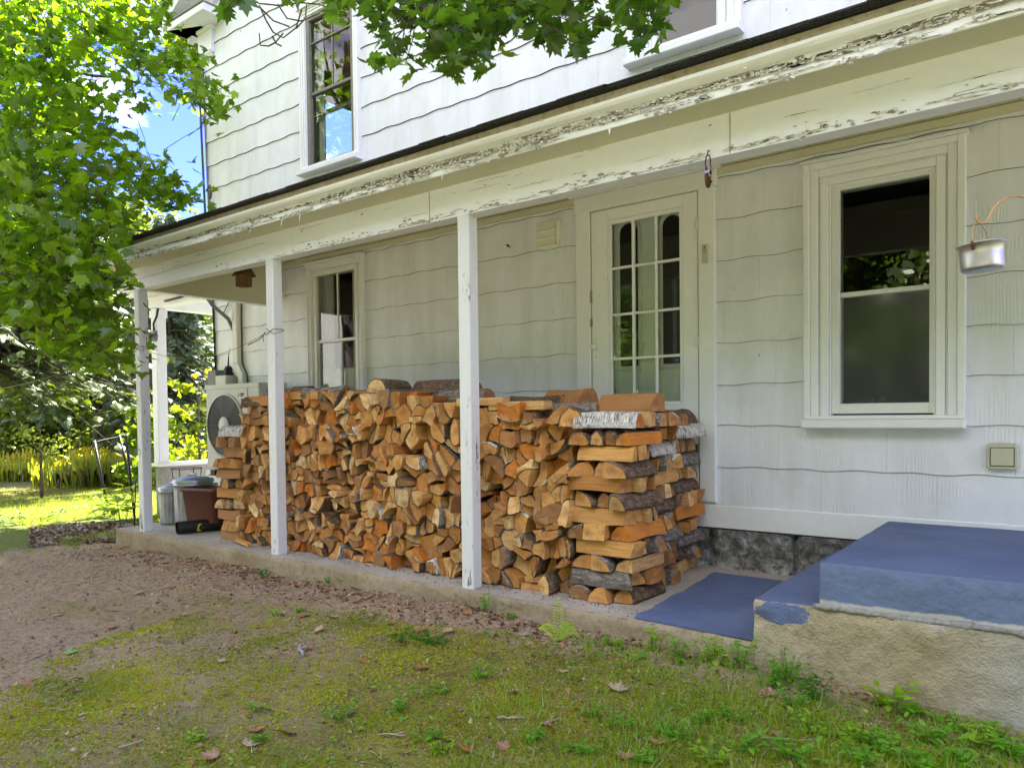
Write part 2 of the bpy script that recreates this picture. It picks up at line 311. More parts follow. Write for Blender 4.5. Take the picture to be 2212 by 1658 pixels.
def scatter(name, tv, tf, pos, rot, size, tint, mat, parent=None, trunk=None):
    """many copies of one small template in one mesh. rot: N x 3 x 3"""
    tv = np.array(tv, np.float32); N = len(pos); k = len(tv)
    V = np.einsum('nij,kj->nki', rot, tv)*np.array(size, np.float32).reshape(N, 1, 1)+np.array(pos, np.float32).reshape(N, 1, 3)
    lens = np.array([len(f) for f in tf]); lo = np.concatenate([np.array(f) for f in tf])
    loops = (lo[None, :]+np.arange(N)[:, None]*k).ravel(); tot = np.tile(lens, N); st = np.concatenate([[0], np.cumsum(tot)[:-1]])
    me = bpy.data.meshes.new(name); me.vertices.add(N*k); me.vertices.foreach_set('co', V.ravel())
    me.loops.add(len(loops)); me.loops.foreach_set('vertex_index', loops.astype(np.int32))
    me.polygons.add(len(tot)); me.polygons.foreach_set('loop_start', st.astype(np.int32)); me.polygons.foreach_set('loop_total', tot.astype(np.int32))
    a = me.color_attributes.new('tint', 'FLOAT_COLOR', 'POINT'); t = np.ones((N, k, 4), np.float32); t[:, :, :3] = np.array(tint, np.float32)[:, None, :]
    a.data.foreach_set('color', t.ravel()); me.materials.append(M[mat]); me.update(calc_edges=True); me.validate()
    o = bpy.data.objects.new(name, me); COL.objects.link(o)
    if parent: o.parent = parent
    return o
def rots(rng, N, tilt, base=None):
    """random yaw, tilt around random horizontal axis with given spread (radians)"""
    yaw = rng.uniform(0, 2*np.pi, N); tx = rng.normal(0, tilt, N); ty = rng.normal(0, tilt, N)
    if base is not None: tx = tx+base
    cz, sz = np.cos(yaw), np.sin(yaw); cx, sx = np.cos(tx), np.sin(tx); cy, sy = np.cos(ty), np.sin(ty); o = np.zeros(N); l = np.ones(N)
    Rz = np.stack([cz, -sz, o, sz, cz, o, o, o, l], 1).reshape(N, 3, 3); Rx = np.stack([l, o, o, o, cx, -sx, o, sx, cx], 1).reshape(N, 3, 3)
    Ry = np.stack([cy, o, sy, o, l, o, -sy, o, cy], 1).reshape(N, 3, 3)
    return np.einsum('nij,njk,nkl->nil', Rz, Ry, Rx)
LR = [(0, 0), (.20, -.07), (.44, .02), (.36, .13), (.62, .22), (.50, .33), (.68, .56), (.40, .50), (.25, .43), (.31, .68), (.16, .68), (0, 1.0)]
def maple_template(fold=.18):
    v = [(x, y-.35, abs(x)*fold-(y-.4)**2*.12) for x, y in LR]+[(-x, y-.35, abs(x)*fold-(y-.4)**2*.12) for x, y in LR[1:-1]]
    r = list(range(12)); l = [0]+list(range(12, 22))+[11]
    return v, [tuple(r), tuple(l[::-1])]
MV, MF = maple_template()
OV = [(0, 0, 0), (.22, .3, .05), (.2, .65, .04), (0, 1, -.06), (-.2, .65, .04), (-.22, .3, .05)]; OF = [(0, 1, 2, 3), (0, 3, 4, 5)]
GV = [(-.03, 0, 0), (.03, 0, 0), (.022, .08, .55), (-.022, .08, .55), (0, .28, 1)]; GF = [(0, 1, 2, 3), (3, 2, 4)]
# ------------------------------------------------------------------ terrain
def lerp(x, pts):
    if x <= pts[0][0]: return pts[0][1]
    for (a, b), (c, d) in zip(pts, pts[1:]):
        if x <= c: return b+(d-b)*(x-a)/(c-a)
    return pts[-1][1]
def hsh(i, j, k=0): return (math.sin(i*127.1+j*311.7+k*74.7)*43758.5453) % 1
def vn(x, y, k=0):
    i, j = math.floor(x), math.floor(y); a, b = x-i, y-j; a = a*a*(3-2*a); b = b*b*(3-2*b)
    return (hsh(i, j, k)*(1-a)+hsh(i+1, j, k)*a)*(1-b)+(hsh(i, j+1, k)*(1-a)+hsh(i+1, j+1, k)*a)*b
BASE = [(-3, -.17), (1.4, -.150), (4.6, -.110), (5.8, -.085), (7, -.085), (7.75, -.1), (8.4, -.15), (12, -.2)]
def gz(x, y):
    b = lerp(x, BASE); d = max(0, -1.52-y); z = b-.075*min(d, 5)
    if x < 1: t = min(1, (1-x)/12); z -= .33*t
    near = max(0, 1-max(0, abs(x-5)-5)/3)*(1 if y < 0 else 0)
    z += near*((vn(x*1.7, y*1.7)-.5)*.05+(vn(x*6, y*6, 1)-.5)*.022+(vn(x*17, y*17, 2)-.5)*.010)
    if -1.9 < y < -1.5 and x < 8: z += (vn(x*9, y*9, 3)-.5)*.03
    return z
def spacing(a, b, s): n = max(1, int(round((b-a)/s))); return [a+(b-a)*i/n for i in range(n)]
xs = spacing(-120, -30, 6)+spacing(-30, -6, 1)+spacing(-6, .5, .25)+spacing(.5, 9, .045)+spacing(9, 14, .3)+spacing(14, 80, 6)+[80]
ys = spacing(-60, -8, 4)+spacing(-8, -4.6, .3)+spacing(-4.6, -1.4, .04)+spacing(-1.4, 2, .25)+spacing(2, 20, 1)+spacing(20, 120, 8)+[120]
g = MB(); nx = len(xs)
g.v = [(x, y, gz(x, y)) for y in ys for x in xs]; g.uv = [(0, 0)]*len(g.v)
g.f = [(j*nx+i, j*nx+i+1, (j+1)*nx+i+1, (j+1)*nx+i) for j in range(len(ys)-1) for i in range(nx-1)]; g.m = [0]*len(g.f); g.sm = [True]*len(g.f)
tag(g.build('ground', 'ground'), kind='structure')
# ------------------------------------------------------------------ porch slab and steps
def grid_face(mb, fn, nu, nv, m=0, smooth=True):
    vs = [fn(i/nu, j/nv) for j in range(nv+1) for i in range(nu+1)]
    mb.add(vs, [(j*(nu+1)+i, j*(nu+1)+i+1, (j+1)*(nu+1)+i+1, (j+1)*(nu+1)+i) for j in range(nv) for i in range(nu)], m, smooth=smooth)
slab = empty('porch_slab', (0, 0, 0), label='long low grey concrete porch slab with chipped brown front edge under the woodpile', cat='porch slab')
sb = MB(); SX0, SX1 = 1.43, 7.44
def edge_y(x): return -1.500+(vn(x*7, 3.3)-.5)*.014+(vn(x*23, 5.1)-.5)*.006
sb.add([(SX0, 0, 0), (SX0, edge_y(SX0)+.012, 0)], [], 0)
grid_face(sb, lambda u, v: (SX0+(SX1-SX0)*u, (edge_y(SX0+(SX1-SX0)*u)+.012)*(1-v), (0 if v > 0 else -.001)+(vn(u*80, v*9)-.5)*.002), 260, 6, 0)
def sface(u, v):
    x = SX0+(SX1-SX0)*u; z = -.001*(1-v)-.32*v+.0 if v > 0 else -.001
    y = edge_y(x)+(.012 if v == 0 else 0)+(vn(x*9, v*5, 8)-.5)*.014+(vn(x*28, v*14, 9)-.5)*.008
    return (x, y, z if v > 0 else -.001)
vs_ = [0, .04, .12, .2, .3, .42, .56, .75, 1.]
vv = [sface(i/300, t) for t in vs_ for i in range(301)]
sb.add(vv, [(j*301+i, (j+1)*301+i, (j+1)*301+i+1, j*301+i+1) for j in range(len(vs_)-1) for i in range(300)], 1, smooth=True)
sb.add([(SX0, 0, -.3), (SX0, -1.49, -.3), (SX0, -1.49, 0), (SX0, 0, 0)], [(0, 1, 2, 3)], 1)
sb.build('slab', ['slab', 'slabface'], slab)
# the blue painted area (its own thin coat)
bp = MB(); rg = random.Random(5); N = 44; left = []; 
for i in range(N+1):
    t = i/N; left.append((6.80-.085*t+(vn(t*11, 1)-.5)*.035+(vn(t*40, 2)-.5)*.012, -1.492+1.30*t, .004))
right = [(7.41, p[1]-.0, .004) for p in left]
for i in range(N+1):
    if i < 2: left[i] = (left[i][0], left[i][1]+.02*(2-i)*rg.random(), .004)
bp.add(left+right, [(i, N+1+i, N+2+i, i+1) for i in range(N)])
tag(bp.build('blue_paint', 'blue', slab), label='flat blue painted patch on the slab beside the steps')
steps = empty('concrete_steps', (0, 0, 0), label='two wide steps painted blue on top, at the right end of the porch', cat='steps')
def rough_block(name, x0, x1, yf, yb, z0, z1, mats, dis, seed, parent, low=None):
    b = MB(); nx_ = int((x1-x0)/.025); nz_ = max(3, int((z1-z0)/.025))
    def front(u, v):
        x = x0+(x1-x0)*u; z = z0+(z1-z0)*v
        if low and v < .3: z = z+(lerp(x, low)-z0)*(1-v/.3)
        e = min(v, 1-v)*(z1-z0); r = .008*max(0, 1-e/.012) if v > .5 else 0
        return (x+(.006*(vn(z*30, 1, seed)) if u == 0 else 0), yf+r+dis*((vn(x*6, z*6, seed)-.5)+.5*(vn(x*19, z*19, seed+1)-.5)+.25*(vn(x*50, z*50, seed+2)-.5)), z)
    grid_face(b, front, nx_, nz_, 0)
    grid_face(b, lambda u, v: (front(u, 1)[0], front(u, 1)[1]*(1-v)+yb*v, z1+(vn(u*30, v*20, seed+4)-.5)*.002*(0 if v == 0 else 1)), nx_, 6, 1)
    grid_face(b, lambda u, v: (front(0, v)[0]+dis*.4*(vn(u*12, v*5, seed+7)-.5)*(0 if u in (0, 1) else 1), yb*(1-u)+front(0, v)[1]*u, z0+(z1-z0)*v), 30, nz_, 2)
    b.add([(x1, yf, z0), (x1, yb, z0), (x1, yb, z1), (x1, yf, z1)], [(0, 1, 2, 3)], 0)
    return b.build(name, mats, parent)
def mk_lower():
    q = NT('lower_step_face'); v = q.coord(); xyz = q.n('ShaderNodeSeparateXYZ', {0: v}); x, z = xyz.outputs[0], xyz.outputs[2]
    a = q.noise(v, 3, 6); b = q.noise(v, 22, 7, .68); d = q.noise(v, 100, 3)
    c = q.mix(q.ramp(a, (.35, 0), (.62, 1)), (.36, .30, .19), (.46, .40, .28)); c = q.mix(q.ramp(b, (.5, 0), (.7, .6)), c, (.20, .165, .09))
    c = q.mix(q.ramp(q.math('ADD', q.math('MULTIPLY', x, .1), q.math('MULTIPLY', a, .06)), (.835, 0), (.875, .8)), c, (.40, .40, .39))
    dx = q.math('SUBTRACT', x, 7.53); dz = q.math('SUBTRACT', z, .15)
    rr = q.math('ADD', q.math('MULTIPLY', q.math('MULTIPLY', dx, dx), 40.), q.math('MULTIPLY', q.math('MULTIPLY', dz, dz), 260.))
    pk = q.ramp(q.math('MULTIPLY', q.math('ADD', rr, q.math('MULTIPLY', q.noise(v, 20, 6, .7), 1.3)), .4), (.46, 1), (.49, 0))
    c = q.mix(pk, c, (.12, .155, .29))
    return q.pbr(c, .85, 0, q.bump(q.math('ADD', b, q.math('MULTIPLY', d, .4)), .022, .9))
def mk_upper():
    q = NT('upper_step_face'); v = q.coord(); z = q.n('ShaderNodeSeparateXYZ', {0: v}).outputs[2]; b = q.noise(v, 18, 6)
    e = q.math('ADD', z, q.math('MULTIPLY', q.noise(v, 9, 5), .05))
    pk = q.ramp(q.math('MULTIPLY', e, 1.), (.252, 0), (.256, 1))
    c = q.mix(pk, (.40, .40, .38), q.mix(b, (.088, .125, .24), (.14, .19, .32)))
    return q.pbr(c, .7, 0, q.bump(b, .016, .8))
M['lowface'] = mk_lower(); M['upface'] = mk_upper()
rough_block('lower_step', 7.416, 9.9, -1.50, .0, -.35, .195, ['lowface', 'blue', 'slabface'], .035, 11, steps)
rough_block('upper_step', 7.688, 9.85, -1.484, .0, .19, .387, ['upface', 'blue', 'blue'], .016, 31, steps)
mo = MB(); rg = random.Random(9)
for i in range(70):
    x = 7.69+i*.031; zz = .204+.010*(vn(x*6, 2)-.5); mo.tube([(x-.022, -1.482, zz-.003), (x, -1.492-.006*rg.random(), zz), (x+.025, -1.482, zz+.002)], .008+.010*rg.random(), 7)
tag(mo.build('mortar_joint', 'mortar', steps))
# ------------------------------------------------------------------ house
house = empty('house', (0, 0, 0), label='white two storey farmhouse with wavy shingle siding and a long front porch', cat='house')
HX1 = 9.6
OPEN = [(5.70, 6.60, .43, 2.56), (7.33, 7.98, 1.0, 2.43), (2.58, 3.21, .9, 2.45), (2.53, 3.22, 3.46, 4.98), (6.20, 6.80, 3.5, 5.0)]
def cornx(z): return .865-.04*z
def cuts(xa, z0, z1):
    iv = [(z0, z1)]
    for (a, b, c, d) in OPEN:
        if a < xa < b:
            n = []
            for (p, q) in iv:
                if d <= p or c >= q: n.append((p, q)); continue
                if c > p: n.append((p, c))
                if d < q: n.append((d, q))
            iv = n
    return iv
sd_ = MB(); z = .40; k = 0
def top_of(x): return 5.5+.55*min(max(0, x-.35), max(0, HX1+.3-x))+.0
edges = sorted(set([round(.86+i*.05, 3) for i in range(int((HX1-.86)/.05)+1)]+[a for o in OPEN for a in o[:2]]))
while z < 8.2:
    h = .2695; off = (k % 2)*.305+.07*math.sin(k*2.3); per = .3
    def wav(x): return .0052*math.sin(2*math.pi*(x+off)/per)+.0025*math.sin(2*math.pi*(x+off)/.61+1)
    seams = [off-.61+.61*i for i in range(20)]
    for xa, xb in zip([None]+edges[:-1], edges):
        if xa is None: xa = cornx(z); xb = edges[0]
        if xb-xa < .002: continue
        xm = (xa+xb)/2; zt = min(z+h+.012, top_of(xm))
        if zt <= z: continue
        for (p, q) in cuts(xm, z-.02, zt):
            bot = p < z-.01
            za, zb = (z-.03+wav(xa)+.03, z-.03+wav(xb)+.03) if bot else (p, p)
            ya = -.013 if bot else -.013+.011*(p-z)/h
            yt = -.013+.011*(q-z)/h
            sd_.add([(xa, ya, za), (xb, ya, zb), (xb, yt, q), (xa, yt, q)], [(0, 1, 2, 3)])
            if bot:
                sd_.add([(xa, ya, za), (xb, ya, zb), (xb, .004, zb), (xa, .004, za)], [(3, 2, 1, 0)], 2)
                shade_h = .0036 if z > 3 else .0016
                if z > .5 and p < z-.01: sd_.add([(xa, -.0045, za-shade_h), (xb, -.0045, zb-shade_h), (xb, -.0045, zb+.001), (xa, -.0045, za+.001)], [(0, 1, 2, 3)], 2)  # shadow line below the course, painted as a thin dark strip
    for sx in seams:   # the narrow joint between two shingles
        if .9 < sx < HX1 and not any(a < sx < b and c-.2 < z+.1 < d for a, b, c, d in OPEN) and z+.25 < top_of(sx):
            sd_.add([(sx, -.0136, z+.002+wav(sx)), (sx+.0022, -.0136, z+.002+wav(sx)), (sx+.0022, -.0030, z+h-.012), (sx, -.0030, z+h-.012)], [(0, 1, 2, 3)], 1)
    z += h; k += 1
sd_.build('siding', ['siding', 'seam', 'lip_shade'], house)
# the other walls, floors and ceilings of the house body (the side wall has a real window opening upstairs)
def wall_quads(mb, axis, c, a0, a1, z0, z1, holes, m=0):
    A = sorted(set([a0, a1]+[h[0] for h in holes]+[h[1] for h in holes])); Z = sorted(set([z0, z1]+[h[2] for h in holes]+[h[3] for h in holes]))
    for p, q in zip(A, A[1:]):
        for r, t in zip(Z, Z[1:]):
            if any(h[0] <= p < h[1] and h[2] <= r < h[3] for h in holes): continue
            if axis == 'x': mb.add([(c, p, r), (c, q, r), (c, q, t), (c, p, t)], [(0, 1, 2, 3)], m)
            else: mb.add([(p, c, r), (q, c, r), (q, c, t), (p, c, t)], [(0, 1, 2, 3)], m)
hb = MB()
wall_quads(hb, 'x', .80, .03, 7.0, 0, 5.7, [(1.35, 2.45, 3.75, 5.15)]); wall_quads(hb, 'x', HX1, .02, 7, 0, 5.7, []); wall_quads(hb, 'y', 7.0, .8, HX1, 0, 7.5, [])
hb.build('outer_wall', 'siding', house)
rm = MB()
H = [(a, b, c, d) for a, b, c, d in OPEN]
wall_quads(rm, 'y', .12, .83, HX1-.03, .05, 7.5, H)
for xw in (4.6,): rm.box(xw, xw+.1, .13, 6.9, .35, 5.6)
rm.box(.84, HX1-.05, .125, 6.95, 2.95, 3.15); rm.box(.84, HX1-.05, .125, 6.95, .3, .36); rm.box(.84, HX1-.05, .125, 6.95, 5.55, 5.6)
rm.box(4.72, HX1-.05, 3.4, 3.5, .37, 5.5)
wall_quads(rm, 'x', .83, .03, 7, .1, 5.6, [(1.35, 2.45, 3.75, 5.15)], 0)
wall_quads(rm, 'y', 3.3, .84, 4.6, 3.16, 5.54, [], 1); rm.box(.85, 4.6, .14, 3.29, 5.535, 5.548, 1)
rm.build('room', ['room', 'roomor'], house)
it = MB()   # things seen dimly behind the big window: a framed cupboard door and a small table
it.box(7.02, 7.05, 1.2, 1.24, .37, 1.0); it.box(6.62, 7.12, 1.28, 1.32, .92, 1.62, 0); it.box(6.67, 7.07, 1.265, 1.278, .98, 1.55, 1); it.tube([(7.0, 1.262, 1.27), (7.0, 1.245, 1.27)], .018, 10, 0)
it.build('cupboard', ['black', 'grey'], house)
tb = MB(); tb.box(7.35, 7.9, .9, 1.4, 1.12, 1.15, 0); [tb.box(x, x+.05, y, y+.05, .36, 1.12, 0) for x in (7.37, 7.83) for y in (.93, 1.33)]
tb.build('side_table', 'room', house)
# foundation, skirt board, corner board
fm = MB(); rg = random.Random(3)
fx = [.85, 1.6, 2.4, 3.1, 3.9, 4.6, 5.3, 6.0, 6.62, 7.16, 7.75, 8.4, 9.0, 9.6]
for a, b in zip(fx, fx[1:]):
    def ff(u, v, a=a, b=b):
        x = a+.012+(b-a-.024)*u; zz = -.25+.505*v; e = min(u*(b-a), (1-u)*(b-a), .06)/.06
        return (x, .05-.045*e**.5-.02*vn(x*14, zz*14, 5)-.02*vn(x*35, zz*35, 6), zz)
    grid_face(fm, ff, 26, 22, 0)
fm.box(.85, 9.6, .06, .1, -.25, .255, 0)
fm.build('foundation', 'found', house)
wt = MB(); wt.bev(.83, HX1, -.022, .05, .262, .412, .004); wt.build('skirt_board', 'trim', house)
cbd = MB(); cbd.add([(cornx(.4)-.012, -.02, .4), (cornx(.4)+.012, -.02, .4), (cornx(5.2)+.012, -.02, 5.2), (cornx(5.2)-.012, -.02, 5.2), (cornx(.4)-.012, .05, .4), (cornx(5.2)-.012, .05, 5.2)], [(0, 1, 2, 3), (0, 3, 5, 4)], 0); cbd.build('corner_board', 'sash', house)
# frieze, cornice return and the rake above it
fr = MB(); fr.bev(cornx(5.2)-.03, .895, -.045, .05, 5.15, 5.40, .004); fr.bev(cornx(5.2)-.02, .93, -.075, .05, 5.40, 5.435, .004)
fr.add([(cornx(5.2)-.03, -.045, 5.15), (.895, -.045, 5.15), (.895, .0, 5.1), (cornx(5.2)-.03, 0, 5.1)], [(0, 3, 2, 1)], 0); fr.build('frieze_board', 'beam', house)
rt = MB(); rt.bev(.40, 1.135, -.285, .02, 5.437, 5.515, .006); rt.box(.385, 1.145, -.30, .03, 5.517, 5.535, 1)
rt.add([(.40, -.285, 5.437), (.40, 1.2, 5.437), (.40, 1.2, 5.515), (.40, -.285, 5.515), (.80, 1.2, 5.437), (.8, -.1, 5.437)], [(0, 1, 2, 3), (0, 5, 4, 1)]); rt.build('cornice_return', ['beam', 'sash'], house)
MX = (HX1+.76)/2
def slope_slab(mb, xa, za, xb, zb, y0, y1, t, m):
    mb.add([(xa, y0, za), (xb, y0, zb), (xb, y0, zb+t), (xa, y0, za+t), (xa, y1, za), (xb, y1, zb), (xb, y1, zb+t), (xa, y1, za+t)],
           [(0, 1, 2, 3), (0, 4, 5, 1), (1, 5, 6, 2), (2, 6, 7, 3), (3, 7, 4, 0), (7, 6, 5, 4)], m)
rf = MB(); zr = 5.50+.55*(MX-.28)
slope_slab(rf, .28, 5.50, MX, zr, -.28, 7.2, .13, 0); slope_slab(rf, .20, 5.585, MX, zr+.13, -.33, 7.25, .04, 1)
slope_slab(rf, MX, zr, HX1+.4, 5.50, -.28, 7.2, .13, 0); slope_slab(rf, MX, zr+.13, HX1+.5, 5.58, -.33, 7.25, .04, 1)
slope_slab(rf, .42, 5.56, MX, zr-.01, -.05, .02, -.18, 0); rf.build('roof', ['beam', 'shingle'], house)
# ------------------------------------------------------------------ porch: profile swept round the corner
BY = -1.454; BX = 1.79
def sweep(mb, prof, m=0, wob=0., seed=0, x1=HX1+.6, yend=-.02, step=.12):
    """prof: (outward d, z) from the beam face; runs along the front and turns back at the left corner"""
    n = len(prof); st = []
    yy = [yend+(BY-yend)*i/6 for i in range(6)]
    for y in yy: st.append([(BX-d, y, z) for d, z in prof])
    st.append([(BX-d, BY-d, z) for d, z in prof])
    k = int((x1-BX)/step)
    for i in range(1, k+1):
        x = BX+(x1-BX)*i/k; st.append([(x, BY-d-wob*(vn(x*5, j*3.1, seed)-.5), z+wob*(vn(x*3, j*2.7, seed+1)-.5)) for j, (d, z) in enumerate(prof)])
    vs = [p for s_ in st for p in s_]
    fs = [(i*n+j, (i+1)*n+j, (i+1)*n+j+1, i*n+j+1) for i in range(len(st)-1) for j in range(n-1)]
    mb.add(vs, fs, m, uv=[(p[0]+p[1], p[2]) for p in vs])
def peel(mb, xa, xb, yf, zf, dens, seed, size=(.012, .05), lift=.012, mb_=1, mf=2, nrm=(0, -1, 0)):
    """bare patches with curled flakes of paint round them. zf(x)->centre height and spread"""
    rg = random.Random(seed); n = int((xb-xa)*dens)
    for i in range(n):
        x = xa+(xb-xa)*rg.random(); zc, sp = zf(x, rg); zz = zc+rg.gauss(0, sp); w_ = rg.uniform(*size); h_ = w_*rg.uniform(.25, .7)
        k = 9; pts = []
        for j in range(k):
            a = 2*math.pi*j/k; r = rg.uniform(.6, 1.25); pts.append((x+w_*r*math.cos(a)*1.4, zz+h_*r*math.sin(a)))
        y = yf(x, zz)
        mb.add([(p[0], yf(p[0], p[1])-.0016, p[1]) for p in pts], [tuple(range(k))], mb_)
        for j in range(rg.randint(2, 4)):
            a = rg.uniform(0, 2*math.pi); px_, pz_ = x+w_*1.3*math.cos(a), zz+h_*math.sin(a); l = rg.uniform(.4, 1.)*w_; tilt = rg.uniform(-.5, .5)
            dx_, dz_ = math.cos(tilt)*l, math.sin(tilt)*l*.6; hh = rg.uniform(.3, .8)*h_+.003; s_ = rg.choice((-1, 1)); li = rg.uniform(.3, 1)*lift
            q = [(px_-dx_/2, pz_-dz_/2), (px_+dx_/2, pz_+dz_/2), (px_+dx_*.35, pz_+dz_*.4+s_*hh), (px_-dx_*.4, pz_-dz_*.3+s_*hh*.8)]
            mb.add([(q[0][0], yf(*q[0])-.001, q[0][1]), (q[1][0], yf(*q[1])-.001, q[1][1]), (q[2][0], yf(*q[2])-li, q[2][1]), (q[3][0], yf(*q[3])-li*rg.uniform(.5, 1), q[3][1])], [(0, 1, 2, 3)], mf)
bm_ = MB()
sweep(bm_, [(-.10, 2.30), (-.10, 2.202), (-.001, 2.202), (0, 2.206), (0, 2.392)], 0, .003, 1)
peel(bm_, 4.2, 9.0, lambda x, z: BY, lambda x, r: (2.218, .009), 24, 4, (.004, .012), .016)
peel(bm_, 3.0, 6.6, lambda x, z: BY, lambda x, r: (2.225+.02*r.random(), .010), 12, 5, (.005, .014), .010)
peel(bm_, 6.5, 9.0, lambda x, z: BY, lambda x, r: (2.240, .018), 11, 6, (.004, .014), .016)
peel(bm_, 2.2, 9.0, lambda x, z: BY, lambda x, r: (2.355, .018), 3, 7, (.003, .012), .008)
for xj in (7.30, 5.45): bm_.box(xj, xj+.003, BY-.0025, BY+.01, 2.206, 2.39, 1)
# long crack near the left end
ck = [(1.9+.09*i, 2.285-.0*i+.008*vn(i*.9, 1)+.002*i) for i in range(22)]
for a, b in zip(ck, ck[1:]): bm_.add([(a[0], BY-.0022, a[1]), (b[0], BY-.0022, b[1]), (b[0], BY-.0022, b[1]+.0035), (a[0], BY-.0022, a[1]+.0035)], [(0, 1, 2, 3)], 1)
BMO = bm_
bk = MB(); bk.box(BX+.1, HX1+.6, BY+.1, BY+.106, 2.202, 2.62, 0); bk.box(BX+.1, BX+.106, BY+.106, -.02, 2.202, 2.62, 0); bk.box(BX, BX+.1, -.03, -.012, 2.2, 2.62, 0); bk.build('beam_back_board', 'soffit', house)
sf = MB(); sweep(sf, [(-.001, 2.3915), (.195, 2.388)], 0); 
sf.build('eave_soffit', 'soffit', house)
cm = MB(); rg = random.Random(8)
sweep(cm, [(.192, 2.392), (.192, 2.386), (.204, 2.384), (.206, 2.387), (.206, 2.436), (.198, 2.440)], 0, .004, 3)
sweep(cm, [(.197, 2.438), (.214, 2.442), (.222, 2.450), (.236, 2.456), (.252, 2.466), (.262, 2.478), (.266, 2.490), (.262, 2.494), (.25, 2.494)], 0, .004, 5)
def crowny(x, z): return BY-(.207 if z < 2.439 else .207+(z-2.438)*1.05)-.003
peel(cm, 1.9, 9.0, crowny, lambda x, r: (2.402, .012), 9, 14, (.006, .024), .012)
peel(cm, 4.6, 9.0, crowny, lambda x, r: (2.430, .007), 10, 15, (.006, .026), .020)
peel(cm, 5.0, 9.0, crowny, lambda x, r: (2.452, .010), 9, 16, (.007, .026), .014)
peel(cm, 2.0, 5.5, crowny, lambda x, r: (2.450, .012), 9, 17, (.006, .025), .010)
def streaks(mb, xa, xb, yf, zf, n, seed, lo=.08, hi=.5, th=.006, mi=1):
    rq = random.Random(seed)
    for _ in range(n):
        x0 = rq.uniform(xa, xb); l = rq.uniform(lo, hi); z0 = zf(rq); k = max(5, int(l/.018)); t_ = th*rq.uniform(.5, 1.6); a, b = [], []
        for i in range(k+1):
            f = i/k; e = math.sin(math.pi*min(1, max(0, f)))**.5; x = x0+l*f; zz = z0+.004*(vn(x*9, seed)-.5)
            a.append((x, zz-t_*e*rq.uniform(.25, 1.1))); b.append((x, zz+t_*e*rq.uniform(.25, 1.1)+.0003))
        mb.add([(x, yf(x, z)-.0014, z) for x, z in a]+[(x, yf(x, z)-.0014, z) for x, z in b], [(i, i+1, k+2+i, k+1+i) for i in range(k)], mi)
        for i in range(1, k-1):     # curling lip of paint along the edge of the bare strip
            if rq.random() < .6:
                li = rq.uniform(.003, .011); p, q = (a[i], a[i+1]) if rq.random() < .6 else (b[i], b[i+1]); h = rq.uniform(.003, .010)*(1 if p is b[i] else -1)*-1
                mb.add([(p[0], yf(*p)-.0012, p[1]), (q[0], yf(*q)-.0012, q[1]), (q[0]-.002, yf(*q)-li, q[1]+h), (p[0]+.003, yf(*p)-li*.8, p[1]+h*.8)], [(0, 1, 2, 3)], 2)
streaks(cm, 2.0, 8.6, crowny, lambda r: r.gauss(2.4385, .0022), 60, 31, .10, .7, .0035, 3)
streaks(cm, 4.5, 8.7, crowny, lambda r: r.gauss(2.428, .008), 60, 32, .06, .45, .007)
streaks(cm, 3.0, 8.7, crowny, lambda r: r.gauss(2.449, .007), 50, 33, .05, .40, .005)
streaks(cm, 1.8, 8.7, crowny, lambda r: r.gauss(2.395, .006), 60, 34, .05, .30, .004)
streaks(cm, 3.0, 8.7, crowny, lambda r: r.gauss(2.41, .012), 40, 35, .05, .35, .002, 3)
for i in range(9):   # strips of loose paint hanging from the eave
    x = rg.uniform(3.2, 8.8); y = BY-.205; l = rg.uniform(.02, .07); cm.add([(x, y, 2.388), (x+.012, y, 2.388), (x+.02, y-.02, 2.388-l*.5), (x+.01, y-.015, 2.388-l), (x+.005, y-.012, 2.388-l*.5)], [(0, 1, 2, 3, 4)], 2)
for (a_, b_, z_, s_z, n_, sd, t_) in ((3.2, 8.8, 2.212, .003, 70, 41, .003), (5.0, 8.8, 2.225, .008, 55, 42, .003), (2.2, 8.8, 2.30, .04, 14, 43, .0012), (2.0, 8.8, 2.37, .012, 16, 44, .0012)):
    streaks(BMO, a_, b_, lambda x, z: BY, lambda r, z_=z_, s_z=s_z: max(2.209, r.gauss(z_, s_z)), n_, sd, .02, .16 if sd < 43 else .3, t_, 3 if sd > 42 else 1)
BMO.build('porch_beam', ['beam', 'bare', 'flake', 'crack'], house)
cm.build('crown_moulding', ['crown', 'bare', 'flake', 'crack'], house)
db = MB(); sweep(db, [(.235, 2.493), (.252, 2.495), (.256, 2.528), (.25, 2.530)], 0, .003, 7); db.build('drip_board', 'drip', house)
pr_ = MB(); rg = random.Random(2)
ez = 2.545; ed = .292; s_ = .28; ox, oy = BX-ed, BY-ed; RX1 = HX1+.65
pr_.add([(ox, oy, ez), (RX1, oy, ez), (RX1, 0, ez-oy*s_), (ox-oy, 0, ez-oy*s_)], [(0, 1, 2, 3)], 0)
pr_.add([(ox, oy, ez), (ox-oy, 0, ez-oy*s_), (ox, 0, ez)], [(0, 1, 2)], 0)
pr_.add([(ox+.04, oy+.04, 2.531), (RX1, oy+.04, 2.531), (RX1, -.02, 2.70), (ox+.04, -.02, 2.70)], [(0, 1, 2, 3)], 0)
x = ox
